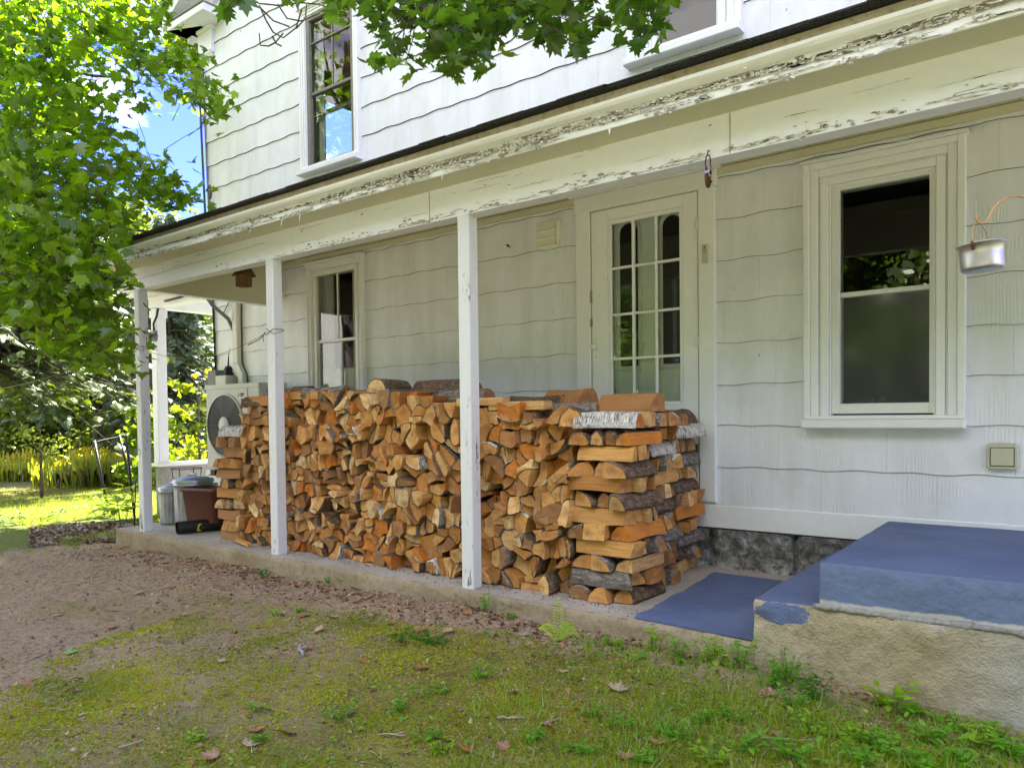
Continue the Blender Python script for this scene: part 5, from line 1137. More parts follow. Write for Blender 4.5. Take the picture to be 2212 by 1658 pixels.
# ------------------------------------------------------------------ vegetation
R = np.random.default_rng(12)
def tints(n, a, b, var=.25, R_=None):
    r = (R_ or R); f = r.random((n, 1)); c = np.array(a)*(1-f)+np.array(b)*f; return c*r.uniform(1-var, 1+var, (n, 1))
def inpoly(p, poly):
    x, y = p; c = False
    for i in range(len(poly)):
        (x1, y1), (x2, y2) = poly[i-1], poly[i]
        if (y1 > y) != (y2 > y) and x < (x2-x1)*(y-y1)/(y2-y1)+x1: c = not c
    return c
# --- the big maple whose limbs hang into the picture from the left and overhead
TB = Vector((-1.6, -4.3, gz(-1.6, -4.3)))
maple = empty('maple_tree', tuple(TB), label='big maple whose leafy limbs hang over the yard at the left and above the porch', cat='tree')
rp = random.Random(31)
SPR = []   # spray centre, radius, number of leaves, leaf size, droop
maskL = [(-60, -60), (325, -60), (345, 55), (395, 95), (432, 150), (470, 205), (455, 250), (432, 265), (405, 262), (400, 290), (425, 350), (436, 385), (430, 440), (330, 455), (265, 485), (205, 520), (215, 560), (262, 590), (262, 640), (225, 665), (262, 715), (272, 790), (230, 800), (160, 770), (80, 705), (-60, 640)]
gap = [(205, 218), (300, 228), (385, 240), (440, 225), (475, 300), (460, 400), (395, 388), (345, 358), (285, 330), (235, 285)]
thin = [(160, 150), (300, 100), (400, 70), (440, 130), (440, 260), (300, 250), (210, 240)]
thin2 = [(300, 330), (440, 372), (440, 425), (360, 420), (290, 380)]
while len(SPR) < 640:
    u, v = rp.uniform(-60, 480), rp.uniform(-60, 810)
    if not inpoly((u, v), maskL) or inpoly((u, v), gap): continue
    if inpoly((u, v), thin) and rp.random() < .50: continue
    if inpoly((u, v), thin2) and rp.random() < .45: continue
    d = rp.uniform(5.2, 8.0) if u < 260 else rp.uniform(6.0, 8.0)
    if v > 480: d = rp.uniform(4.9, 6.4)
    SPR.append((at(u, v, d), .14, 9, .098))
# branch tips crossing the upstairs corner and the overhead limb
for u, v in ((447, 200), (462, 215), (470, 245), (455, 265), (440, 235), (455, 180), (478, 225)): SPR.append((at(u, v, 6.8), .07, 4, .11))
maskC = [(690, -40), (1440, -40), (1430, 50), (1395, 88), (1345, 60), (1300, 40), (1262, 95), (1235, 125), (1200, 80), (1150, 62), (1060, 95), (1030, 135), (985, 178), (955, 150), (905, 135), (862, 182), (842, 160), (868, 110), (835, 75), (780, 40), (715, 12)]
nC = 0
while nC < 150:
    u, v = rp.uniform(680, 1450), rp.uniform(-40, 190)
    if not inpoly((u, v), maskC): continue
    if u < 950 and v < 40 and rp.random() < .4: continue
    SPR.append((at(u, v, rp.uniform(3.35, 4.0)), .080, 5, .080)); nC += 1
for u, v in ((490, 8), (505, -5), (1420, 20), (1440, 35), (640, -10), (735, 30), (1385, 70)): SPR.append((at(u, v, 3.9), .05, 4, .10))
# the part of the crown outside the picture, which shades the yard
nO = 0
def inview(p):
    d = p-CAMP; f = d.dot(CF)
    if f < .3: return False
    u = PX+FPX*d.dot(CR)/f; v = PY-FPX*d.dot(CU)/f
    return -40 < u < 2260 and -60 < v < 1700
while nO < 420:
    p = Vector((rp.uniform(-6, 6.5), rp.uniform(-8.5, -.6), rp.uniform(3.0, 9.5)))
    e = ((p.x+.0)/6.5)**2+((p.y+4.5)/4.2)**2+((p.z-6.3)/3.6)**2
    if e > 1 or p.x > 1.8 or inview(p) or (p.y > -2 and p.x > .5 and p.z < 7): continue
    SPR.append((p, .34, 9, .17)); nO += 1
pos, siz, tin, base = [], [], [], []
for c, r_, n_, ls in SPR:
    for _ in range(n_):
        o = Vector((rp.gauss(0, r_*.7), rp.gauss(0, r_*.7), rp.gauss(0, r_*.38))); pos.append(tuple(c+o)); siz.append(ls*rp.uniform(.65, 1.2))
N = len(pos); tin = tints(N, (.070, .150, .010), (.165, .26, .014), .42); dk = np.array([(Vector(p)-CAMP).dot(CF) < 4.6 and (Vector(p)-CAMP).length < 5.5 for p in pos]); tin[dk] = tints(int(dk.sum()), (.05, .115, .018), (.11, .20, .03), .35)  # leaves overhead near the camera tinted darker, their shade put into the colour
RM = rots(R, N, .48, -.35)*np.stack([R.uniform(.7, 1.1, N), np.ones(N), R.uniform(-.6, 3.2, N)], 1)[:, None, :]
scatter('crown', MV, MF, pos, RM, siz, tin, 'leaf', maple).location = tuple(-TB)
mt = MB()
def limb(a, b, r0, r1, n=10, sagv=.0, wig=.12):
    a, b = Vector(a), Vector(b); pts = []
    for i in range(n+1):
        t = i/n; p = a.lerp(b, t)+Vector((rp.gauss(0, wig)*t*(1-t)*2, rp.gauss(0, wig)*t*(1-t)*2, sagv*4*t*(1-t)+rp.gauss(0, wig)*t*(1-t))); pts.append(p)
    mt.tube(pts, [r0+(r1-r0)*i/n for i in range(n+1)], 6); return pts
mt.tube([TB+Vector((0, 0, -.2)), TB+Vector((.02, 0, .5)), TB+Vector((.05, .05, 2.2)), TB+Vector((-.05, .1, 4.5)), TB+Vector((.1, .2, 8))], [.40, .29, .24, .19, .06], 14)
limbs = []
ov = limb(TB+Vector((.0, .1, 4.0)), at(760, -330, 3.7), .10, .03, 14, .6); limbs.append(ov); limbs.append(limb(ov[-1], at(1420, -110, 3.6), .03, .010, 8, 0, .15))
limbs.append(limb(ov[-2], at(900, 20, 3.7), .018, .006, 8)); limbs.append(limb(ov[-1], at(1130, 10, 3.6), .016, .006, 8))
for tgt in ((90, 110, 6.4), (300, 180, 7.3), (40, 410, 5.9), (330, 500, 7.0), (60, 620, 5.6), (180, -40, 6.8), (60, 280, 7.3), (250, 430, 6.8)):
    st = TB+Vector((0, .1, rp.uniform(2.6, 5.2))); mid = at(-160, tgt[1]-30+rp.uniform(-60, 60), tgt[2]-.2); q = limb(st, mid, .07, .04, 6); limbs.append(limb(mid, at(*tgt), .028, .010, 9, .05)); limbs.append(q)
for k in range(10): st = TB+Vector((0, .1, rp.uniform(3.5, 7))); limbs.append(limb(st, (rp.uniform(-5, 5), rp.uniform(-7.5, -1.5), rp.uniform(5, 9)), .07, .012, 8))
allp = [p for l in limbs for p in l[1:]]
for c, r_, n_, ls in SPR:
    if r_ > .3: continue
    best = min(allp, key=lambda p: (p-c).length); dd = best-c
    if dd.length > .5:
        dd = dd.normalized()*rp.uniform(.3, .5)+Vector((rp.gauss(0, .05), rp.gauss(0, .05), .05))
    mt.tube([c, c+dd*.5+Vector((rp.gauss(0, .03), rp.gauss(0, .03), rp.gauss(0, .02))), c+dd], [.0022, .003, .004], 3, caps=False)
# bare vine loops by the upstairs window
for a in (((545, 0), (560, 8), (600, 12), (650, 6), (690, 10), (740, 28)), ((560, 12), (575, 45), (590, 70), (612, 82), (640, 60), (652, 20)), ((600, 10), (620, 40), (650, 46), (690, 30)), ((560, 72), (562, 98), (580, 100), (595, 92), (612, 72)), ((588, 78), (596, 94), (608, 100)), ((640, 62), (660, 40), (662, 10)), ((560, 15), (590, 45), (625, 58))):
    mt.tube([at(u, v, 5.2) for u, v in a], .0055, 4, caps=False)
mt.v = [tuple(Vector(v)-TB) for v in mt.v]; mt.build('trunk', 'trunk', maple)
CLV, CLF = [], []; rc_ = random.Random(6)
for k in range(11):
    cx_, cy_, cz_ = rc_.uniform(-.8, .8), rc_.uniform(-.8, .8), rc_.uniform(-.35, .35); a_ = rc_.uniform(0, 6.28); l_ = rc_.uniform(.16, .27); t_ = rc_.uniform(-.1, .1); o_ = len(CLV)
    for ang_, rr_ in ((0, 1), (1.1, .55), (2.2, .7), (3.14, .9), (4.2, .6), (5.2, .75)): CLV.append((cx_+l_*rr_*math.cos(a_+ang_), cy_+l_*rr_*math.sin(a_+ang_), cz_+t_*math.cos(ang_)))
    CLF.append(tuple(range(o_, o_+6)))
# --- generic trees
def tree(name, loc, h, cr, label, n=1400, ls=.22, ca=(.04, .085, .012), cb=(.09, .15, .02), kind='broad', seed=0, cz0=.25, group=None, tr=.16, matn='leaf', cat='tree', lowvar=.3, flat=.6):
    rl = np.random.default_rng(seed); rq = random.Random(seed); t = empty(name, loc, label=label, cat=cat, group=group)
    b = MB(); b.tube([(0, 0, -.3), (.02*h*rq.uniform(-1, 1)*.3, 0, h*.3), (0, .02*h*rq.uniform(-1, 1), h*.6), (0, 0, h*.95)], [tr*1.25, tr, tr*.6, tr*.12], 8)
    cl = []
    if kind == 'broad':
        K = max(14, n//45)
        for k in range(K):
            a = rq.uniform(0, 2*math.pi); u = rq.random(); zz = cz0+(1-cz0)*u; rr = cr*math.sin(math.pi*min(.97, .12+.86*u))**.6*rq.uniform(.3, 1.0); cl.append((rr*math.cos(a), rr*math.sin(a), zz*h, cr*rq.uniform(.16, .34)))
            if k % 2 == 0: b.tube([(0, 0, zz*h*.72), (rr*.5*math.cos(a), rr*.5*math.sin(a), zz*h*.88), (rr*math.cos(a), rr*math.sin(a), zz*h)], [tr*.3, tr*.15, tr*.04], 4, caps=False)
        ci = rl.integers(0, len(cl), n); C = np.array(cl)[ci]; P_ = C[:, :3]+rl.normal(0, 1, (n, 3))*C[:, 3:4]*np.array([.6, .6, .42])
        rt_ = rots(rl, n, .7, 0); T_ = tints(n, ca, cb, .3, rl)*(np.array([rq.uniform(.75, 1.25) for _ in cl])[ci][:, None]); sz = ls*rl.uniform(.6, 1.3, n)
        b.build('trunk', 'trunk', t); scatter('crown', OV if ls < .12 else (CLV if ls > .3 else MV), OF if ls < .12 else (CLF if ls > .3 else MF), P_, rt_, sz, T_, matn, t)
    else:
        pos, mats_, T_, sz = [], [], [], []; nb = int(n/22)
        for k in range(nb):
            u = (k+rq.random())/nb; zz = h*(cz0+(1-cz0)*u); L_ = cr*(1-u)**.75*rq.uniform(.7, 1.1)+.15; a = k*2.4+rq.uniform(-.4, .4); dr_ = rq.uniform(.15, .38)
            pts = [(L_*s*math.cos(a), L_*s*math.sin(a), zz-L_*dr_*s*s+L_*.05*s) for s in (0, .35, .7, 1)]; b.tube(pts, [tr*.20*(1-u)+.012, tr*.12*(1-u)+.010, .012, .005], 4, caps=False)
            for q in range(22):
                s = rq.uniform(.18, 1.03); w_ = L_*.30*(1.1-s)+.05; lat = rq.uniform(-1, 1)*w_
                pos.append((L_*s*math.cos(a)-lat*math.sin(a), L_*s*math.sin(a)+lat*math.cos(a), zz-L_*dr_*s*s+L_*.05*s+rq.gauss(0, .05)-abs(lat)*.2))
                ya = a-math.pi/2+rq.gauss(0, .5)+(-.7 if lat < 0 else .7)*-1; c_, s_ = math.cos(ya), math.sin(ya); p_ = -rq.uniform(.15, .8); cp, sp = math.cos(p_), math.sin(p_)
                mats_.append([[c_, -s_*cp, s_*sp], [s_, c_*cp, -c_*sp], [0, sp, cp]]); sz.append(ls*rq.uniform(.6, 1.3))
        b.build('trunk', 'trunk', t); n2 = len(pos); scatter('crown', FV, FF, pos, np.array(mats_), sz, tints(n2, ca, cb, lowvar, rl), 'needle', t)
    return t
# a flat feathery spray for conifers, fern like
FV, FF = [], []
for k in range(7):
    y = .08+k*.13; l = .36*(1-k/8.5)
    for s in (-1, 1):
        o = len(FV); FV += [(0, y, 0), (s*l*.75, y+l*.55, -.03), (s*l, y+l*.95, -.08), (s*l*.6, y+l*.82, -.04), (0, y+.075, 0)]; FF.append((o, o+1, o+2, o+3, o+4))
o = len(FV); FV += [(-.012, 0, 0), (.012, 0, 0), (.02, .85, 0), (0, 1.1, -.05), (-.02, .85, 0)]; FF.append((o, o+1, o+2, o+3, o+4))
def G(x, y): return (x, y, gz(x, y))
def GP(u, d, ref=1000):
    v = at(u, ref, d); return G(v.x, v.y)
# the dark conifer with low drooping boughs at the left
tree('conifer', GP(-60, 14.5), 7.4, 3.7, 'dark evergreen with low drooping boughs left of the porch post', 15000, .24, (.045, .085, .02), (.12, .155, .035), 'con', 5, .31, tr=.24)
tree('conifer', GP(215, 21.5), 7.2, 2.6, 'evergreen standing just left of the corner post', 7500, .24, (.05, .10, .025), (.11, .17, .045), 'con', 6, .26, tr=.16)
tree('conifer', GP(373, 19.2), 6.6, 1.9, 'grey green evergreen with a thick bare trunk seen through the side porch', 7000, .25, (.07, .11, .07), (.16, .21, .14), 'con', 7, .145, tr=.19)
tree('dead_tree', GP(452, 16.5), 2.9, .9, 'pale bare twiggy branches seen beyond the side porch', 30, .05, (.2, .2, .17), (.3, .3, .28), 'broad', 9, .4, tr=.05)
tree('yellow_maple', GP(432, 15.5), 2.3, 1.05, 'small sunlit yellow green maple seen through the side porch', 900, .12, (.13, .17, .02), (.22, .25, .03), 'broad', 10, .14, tr=.03)
tree('sapling', GP(88, 13.0), 1.45, .80, 'thin young tree with pale leaves on the mown lawn', 330, .085, (.20, .25, .07), (.30, .33, .10), 'broad', 11, .45, tr=.028)
tree('shrub', GP(318, 14.8), 1.6, .7, 'bright green shrub behind the black stakes', 700, .13, (.12, .2, .02), (.2, .27, .04), 'broad', 12, .1, tr=.03)
# woodland beyond: every tree a thing of its own
ks = [('tall dark green woodland tree', (.04, .085, .015), (.09, .14, .02)), ('mid green woodland tree', (.06, .12, .015), (.13, .18, .025)), ('yellowish green woodland tree', (.09, .13, .015), (.17, .20, .03))]
wl = [(-150, 30, 0), (-40, 34, 1), (20, 27, 2), (75, 32, 0), (130, 36, 1), (180, 27, 0), (235, 31, 1), (285, 25, 2), (330, 33, 0), (370, 26, 1), (405, 30, 0), (430, 24, 1), (455, 28, 0), (490, 30, 1), (560, 31, 0), (-300, 30, 1), (-480, 30, 0), (50, 42, 0), (250, 42, 0), (400, 40, 0)]
for i, (u, d, k) in enumerate(wl):
    hgt = 6.6+(i*37 % 5)*.45 if u < 300 else 6.2
    tree('woodland_tree', GP(u, d), hgt, 3.3, ks[k][0]+', %s from the left in the wood beyond the lawn' % ordinal(1+sorted(q[0] for q in wl).index(u)), 1500, .40, ks[k][1], ks[k][2], 'broad', 50+i, .04, 'woodland trees beyond the lawn', tr=.16)
# trees across the yard behind the viewer, mirrored in the window glass
for i, (x, y, h) in enumerate(((-9, -17, 9), (-3, -19, 10), (1, -17, 9), (5, -18, 10), (9, -19, 11), (12.5, -17, 9), (16, -18, 10), (20, -19, 10), (24, -17, 9), (18, -11, 7.5), (22.5, -12.5, 8))):
    tree('yard_tree', G(x, y), h, 3.6, 'broad green tree across the yard, %s of the row facing the porch' % ordinal(i+1), 3000, .55, ks[1][1], ks[1][2], 'broad', 90+i, .04, 'trees across the yard', tr=.22)
tree('shade_maple', GP(500, 15.2)[:2]+(-.4,) if 0 else (-3.3, 3.6, -.3), 10.5, 2.5, 'boughs of a tall maple added behind the house corner to shade the yard', 5600, .17, (.07, .13, .012), (.13, .20, .02), 'broad', 33, .73, tr=.16)  # tree added so that its crown shades the ground at the left
# --- goldenrod meadow, ground plants, grass
def stuff(name, label, cat, tv, tf, pos, rot, size, tint, mat):
    o = scatter(name, tv, tf, pos, rot, size, tint, mat); return tag(o, label, cat, None, 'stuff')
pos, tn, sz = [], [], []; rr = random.Random(4)
SPV = [(-.012, 0, 0), (.012, 0, 0), (.10, .02, .45), (-.02, .03, .5), (.02, .05, .8), (-.09, .04, .62), (0, .12, 1)]; SPF = [(0, 1, 3), (1, 2, 3), (0, 5, 3), (3, 2, 4), (3, 4, 6), (5, 3, 6)]
while len(pos) < 9000:
    u = rr.uniform(-60, 470); d = rr.uniform(15.3, 20.5)
    if u < 70 and d < 18.5: continue
    if u < 300 and d < 13.6+ (300-u)*.012: continue
    p = GP(u, d); k = vn(p[0]*.8, p[1]*.8, 5)
    hh = rr.uniform(.25, .72)*(.6+.7*k); pos.append(p); sz.append(hh); f = rr.random(); tn.append((.22+.20*f, .27+.14*f, .06+.06*f))
    if rr.random() < .30 and k > .36: pos.append((p[0], p[1], p[2]+hh*.80)); sz.append(.20); tn.append((.60, .42, .02))
stuff('goldenrod', 'strip of tall sunlit goldenrod beyond the mown lawn', 'goldenrod', SPV, SPF, pos, rots(R, len(pos), .12), sz, tn, 'leaf')
pos, tn, sz = [], [], []
while len(pos) < 26000:
    u = rr.uniform(-60, 420); d = 6.8+9.5*rr.random()**1.3; p = GP(u, d)
    if p[0] > 1.1 or (p[1] < -1.6-.2*p[0] and rr.random() < .93) or (kx-.15 < p[0] < 1.0 and p[1] > 0): continue
    if p[1] < -.4 and vn(p[0]*1.3, p[1]*1.3, 4) < .5 and p[0] > -1.2: continue
    pos.append(p); sz.append(rr.uniform(.035, .075)); f = rr.random(); tn.append((.14+.14*f, .20+.08*f, .03+.05*f))
stuff('lawn_grass', 'short sunlit lawn grass left of the porch', 'grass', GV, GF, pos, rots(R, len(pos), .35), sz, tn, 'leaf')
pos, tn, sz = [], [], []
while len(pos) < 36000:
    x = rr.uniform(4.2, 8.9); y = rr.uniform(-4.4, -1.56)
    if x > 7.4 and y > -1.6: continue
    dn = .12+.9*max(0, (x-5.2)/3.4)*min(1, max(0, (-1.62-y)/.35))
    k = vn(x*2.2, y*2.2, 9)*.6+vn(x*7, y*7, 10)*.4
    if k > dn*1.05: continue
    pos.append((x, y, gz(x, y)-.003)); sz.append(rr.uniform(.012, .036)*(1+2.2*max(0, (x-6.3)/1.8)*k)); f = rr.random()
    tn.append((.42, .34, .15) if rr.random() < .16 else (.17+.20*f, .27+.18*f, .02+.03*f))
stuff('grass', 'thin short grass growing through the moss in the foreground', 'grass', GV, GF, pos, rots(R, len(pos), .7), sz, tn, 'leaf')
pos, tn, sz = [], [], []
while len(pos) < 9000:
    x = rr.uniform(6.2, 8.8); y = rr.uniform(-3.2, -1.60)
    if vn(x*3, y*3, 31)*.6+vn(x*8, y*8, 32)*.4 > .18+.55*(x-6.2)/2.2: continue
    pos.append((x, y, gz(x, y)-.004)); sz.append(rr.uniform(.025, .075)); f = rr.random(); tn.append((.46, .38, .18) if rr.random() < .1 else (.15+.18*f, .27+.18*f, .02+.03*f))
stuff('tall_grass', 'longer green grass in the lower right foreground', 'grass', GV, GF, pos, rots(R, len(pos), .5), sz, tn, 'leaf')
pos, tn, sz = [], [], []
while len(pos) < 3600:
    x = rr.uniform(4.6, 8.8); y = rr.uniform(-3.6, -1.58)
    if vn(x*2.6, y*2.6, 41)*.5+vn(x*9, y*9, 42)*.5 > .22+.34*max(0, (x-4.6)/3.8): continue
    pos.append((x, y, gz(x, y)+rr.uniform(.002, .018))); sz.append(rr.uniform(.010, .026)); f = rr.random(); tn.append((.13+.15*f, .26+.20*f, .025))
stuff('ground_cover', 'patches of tiny green clover like leaves over the moss', 'ground cover', OV, OF, pos, rots(R, len(pos), .45), sz, tn, 'leaf')
# moss: small upright tufts that roughen the ground
pos, tn, sz = [], [], []
TV = [(-.5, 0, 0), (.5, 0, 0), (0, .2, .7), (0, -.5, 0), (0, .5, 0), (.15, 0, .8)]; TF = [(0, 1, 2), (3, 4, 5)]
while len(pos) < 80000:
    x = rr.uniform(4.2, 8.8); y = rr.uniform(-4.2, -1.7); k = vn(x*1.2+3, y*1.5, 12)*.55+vn(x*5, y*5, 13)*.45
    if k+rr.gauss(0, .16) < .66-.34*max(0, (x-4.2)/4) or y > -1.95+.2*vn(x*3, 2)+rr.gauss(0, .05): continue
    pos.append((x, y, gz(x, y)-.002)); sz.append(rr.uniform(.006, .020)); f = vn(x*3, y*3, 14); tn.append((.19+.22*f+rr.uniform(-.06, .08), .235+.17*f+rr.uniform(-.05, .06), .04))
stuff('moss', 'green and ochre moss over the foreground soil', 'moss', TV, TF, pos, rots(R, len(pos), .5), sz, tn, 'leaf')
# soil crumbs, chips and litter along the slab
pos, tn, sz = [], [], []
CV = [(-.5, -.4, 0), (.6, -.3, .1), (.4, .5, .05), (-.4, .4, .1), (0, 0, .5)]; CFc = [(0, 1, 4), (1, 2, 4), (2, 3, 4), (3, 0, 4)]
while len(pos) < 24000:
    x = rr.uniform(1.0, 8.6); y = -1.52-abs(rr.gauss(0, .35)) if rr.random() < .5 else rr.uniform(-4.2, -1.53)
    if x > 7.4 and rr.random() < .6: continue
    pos.append((x, y, gz(x, y)-.001)); sz.append(rr.uniform(.003, .011)*(2.0 if rr.random() < .07 else 1)); f = rr.random(); tn.append(rr.choice(((.34, .23, .15), (.16, .095, .06), (.46, .33, .23), (.08, .045, .032))))
stuff('soil_litter', 'soil crumbs and bits of bark along the foot of the slab', 'litter', CV, CFc, pos, rots(R, len(pos), .6), sz, tn, 'dry')
pos, tn, sz = [], [], []
while len(pos) < 2600:
    x = rr.uniform(1.3, 8.6); y = -1.54-abs(rr.gauss(0, .16)) if rr.random() < .62 else rr.uniform(-4.0, -1.6)
    if x > 7.4 and y > -1.56: continue
    if vn(x*3, y*3, 22) < .42 and rr.random() < .7: continue
    pos.append((x, y, gz(x, y)+.003)); sz.append(rr.uniform(.008, .030)); tn.append(rr.choice(((.30, .19, .12), (.17, .09, .06), (.42, .31, .21), (.10, .055, .04), (.36, .17, .09))))
stuff('leaf_fragments', 'crumbled brown leaf bits gathered along the slab and over the soil', 'leaf litter', MV, MF, pos, rots(R, len(pos), .5), sz, tn, 'dry')
NV = [(-.02, 0, 0), (.02, 0, 0), (.03, .5, .05), (0, 1, .03), (-.01, .5, .05)]; pos, tn, sz = [], [], []
while len(pos) < 5000:
    x = rr.uniform(1.3, 8.6); y = rr.uniform(-4.1, -1.54)
    if x > 7.4 and y > -1.56: continue
    pos.append((x, y, gz(x, y)+.004)); sz.append(rr.uniform(.02, .08)*(1 if rr.random() < .97 else 2)); tn.append(rr.choice(((.40, .31, .19), (.25, .17, .10), (.50, .43, .30), (.12, .08, .05))))
stuff('dead_stems', 'dry straw and needle bits lying over soil and moss', 'straw', NV, [(0, 1, 2, 3, 4)], pos, rots(R, len(pos), .12), sz, tn, 'dry')
pos, tn, sz = [], [], []
while len(pos) < 2600:
    u, d = rr.uniform(60, 300), rr.uniform(7.2, 8.8); p = GP(u, d)
    if p[0] > 1.42 and p[1] > -1.5: continue
    pos.append((p[0], p[1], p[2]+.004+rr.random()*.012)); sz.append(rr.uniform(.02, .055)); tn.append(rr.choice(((.14, .10, .085), (.24, .19, .17), (.07, .045, .035), (.33, .28, .27), (.22, .10, .05))))
stuff('leaf_litter', 'grey brown leaf litter at the left end of the slab', 'leaf litter', MV, MF, pos, rots(R, len(pos), .45), sz, tn, 'dry')
pos, tn, sz = [], [], []
for _ in range(420):
    x = rr.uniform(2.9, 6.8); y = -1.29-abs(rr.gauss(0, .06)); pos.append((x, max(y, -1.48), .002)); sz.append(rr.uniform(.003, .010)); tn.append(rr.choice(((.09, .05, .03), (.25, .14, .06), (.05, .03, .02))))
stuff('bark_crumbs', 'bark crumbs on the slab along the foot of the woodpile', 'litter', CV, CFc, pos, rots(R, len(pos), .4), sz, tn, 'dry')
# --- fallen leaves, one object each
GPX = lambda u, v, z0=-.16: None
def ground_at(u, v):
    d = ray(u, v); t = (-.15-CAMP.z)/d.z
    for _ in range(8): p = CAMP+d*t; t = (gz(p.x, p.y)-CAMP.z)/d.z
    p = CAMP+d*t; return p
fl_ = [(970, 1368, 0), (668, 1402, 1), (912, 1364, 1), (590, 1455, 1), (1010, 1328, 2), (1215, 1452, 0), (915, 1447, 1), (800, 1517, 1), (690, 1365, 0), (845, 1348, 1), (1180, 1572, 1), (1265, 1590, 3), (555, 1580, 1), (620, 1590, 2), (540, 1610, 3), (742, 1615, 1), (950, 1600, 0), (1085, 1616, 1), (480, 1430, 3), (350, 1400, 3), (655, 1330, 1), (720, 1335, 3), (1420, 1610, 1), (1500, 1560, 0), (1680, 1590, 1), (1560, 1430, 0), (1335, 1490, 3), (1490, 1370, 1), (400, 1330, 0), (300, 1282, 3), (240, 1360, 1), (340, 1610, 2), (455, 1640, 1), (1350, 1640, 1), (1005, 1620, 2), (870, 1560, 0), (1110, 1500, 3), (785, 1430, 2), (1655, 1500, 1), (1800, 1555, 0), (60, 1480, 1), (180, 1545, 3), (120, 1330, 0), (520, 1350, 1), (610, 1250, 0), (770, 1300, 1)]
fc = [((.46, .31, .19), 'tan'), ((.32, .165, .10), 'reddish brown'), ((.42, .17, .07), 'rusty orange'), ((.40, .31, .22), 'dull buff')]
PLC = lambda u, v: ('%s, %s' % ('far left' if u < 400 else 'left' if u < 800 else 'centre' if u < 1300 else 'right', 'near the slab' if v < 1400 else 'mid ground' if v < 1540 else 'nearest the viewer'))
fl_ = [q for i, q in enumerate(fl_) if i % 4 != 3]
for i, (u, v, c) in enumerate(fl_):
    p = ground_at(u, v); rq = random.Random(i); b = MB(); sc = .075*rq.uniform(.55, 1.0); cu_ = rq.uniform(.5, 1.8)
    b.v = [(x*sc, y*sc, (abs(x)*.25+(y*y)*.5*cu_*.4+rq.uniform(0, .05))*sc*cu_+.006) for x, y, z in MV]; b.f = MF; b.m = [0, 0]; b.sm = [False]*2; b.uv = [(0, 0)]*len(b.v)
    o = b.build('fallen_leaf', 'dry', None, (p.x, p.y, p.z), fc[c][0]); o.rotation_euler = (rq.gauss(0, .2), rq.gauss(0, .2), rq.uniform(0, 6.28))
    same = sorted([q[0] for q in fl_ if q[2] == c and PLC(q[0], q[1]) == PLC(u, v)]); k = same.index(u)+1
    tag(o, '%s curled fallen leaf on the ground, %s%s' % (fc[c][1], PLC(u, v), ', %s from left there' % ordinal(k) if len(same) > 1 else ''), 'leaf', 'fallen leaves scattered on the ground')
gl = ground_at(155, 1412); b = MB(); b.v = [(x*.07, y*.07, .008+abs(x)*.02) for x, y, z in MV]; b.f = MF; b.m = [0, 0]; b.sm = [False]*2; b.uv = [(0, 0)]*22
tag(b.build('fallen_leaf', 'dry', None, tuple(gl), (.22, .40, .16)), 'only fresh green fallen leaf, on the bare soil at the left', 'leaf')
# twigs
for i, (u, v, du, dv, r_, lb) in enumerate(((1075, 1553, 55, 6, .004, 'pale forked twig on the moss in the middle foreground'), (1155, 1580, 45, -30, .003, 'straight pale twig lying on the moss right of the forked one'), (650, 1418, 0, -22, .009, 'short pale grey stick on bare soil in the centre left'), (1085, 1380, 62, -6, .007, 'white peeled stick beside the fern at the slab'), (255, 1620, 45, -14, .0035, 'thin pale twig near the lower left corner'), (1650, 1600, 130, 6, .0025, 'long straw stem in the grass at the lower right'), (820, 1590, 60, 4, .0028, 'long thin grey stem among the weeds in front'), (1335, 1390, 60, 10, .003, 'dark root like twig curving by the slab'))):
    a, c = ground_at(u, v), ground_at(u+du, v+dv); rq = random.Random(i); pts = [a.lerp(c, k/5)+Vector((rq.gauss(0, .006), rq.gauss(0, .006), .008+rq.uniform(0, .008))) for k in range(6)]
    b = MB(); b.tube(pts, [r_]*5+[r_*.5], 6); b.tube([pts[3], pts[3]+Vector((.03, .03, .012))], r_*.7, 5); tag(b.build('twig', 'mortar' if i in (2, 3) else ('oldwood' if i == 7 else 'drip')), lb, 'twig')
# weeds
def weed(name, p, h, spread, nst, nl, ls, col, label, seed, kind='oval', cat='weed', group='weeds on the ground by the porch'):
    rq = random.Random(seed); t = empty(name, tuple(p), label=label, cat=cat, group=group); b = MB(); pos, rot, sz = [], [], []
    for s in range(nst):
        a = rq.uniform(0, 6.28); rr_ = spread*rq.uniform(.25, 1); tip = Vector((rr_*math.cos(a), rr_*math.sin(a), h*rq.uniform(.45, 1))); bs = Vector((tip.x*.3, tip.y*.3, 0)); m_ = bs.lerp(tip, .5)+Vector((0, 0, h*.12)); b.tube([bs-Vector((0, 0, .01)), m_, tip], [.0018, .0014, .0008], 4, caps=False)
        for k in range(nl):
            f = (k+1)/nl; q = bs.lerp(m_, f*2) if f < .5 else m_.lerp(tip, f*2-1); ya = rq.uniform(0, 6.28); p_ = rq.uniform(-.25, .55); c_, s_ = math.cos(ya), math.sin(ya); cp, sp = math.cos(p_), math.sin(p_)
            pos.append(tuple(q)); rot.append([[c_, -s_*cp, s_*sp], [s_, c_*cp, -c_*sp], [0, sp, cp]]); sz.append(ls*rq.uniform(.7, 1.25)*(1.1-.3*f))
    b.build('stem', 'leafstem', t); tv, tf = (OV, OF) if kind == 'oval' else (MV, MF)
    scatter('leaves', tv, tf, pos, np.array(rot), sz, tints(len(pos), tuple(c*.8 for c in col), tuple(c*1.2 for c in col), .15), 'leaf', t); return t
M['leafstem'] = plain('green_stem', (.12, .2, .04), .7)
Gn = (.17, .38, .03); Gy = (.27, .42, .03); Gd = (.07, .21, .02)
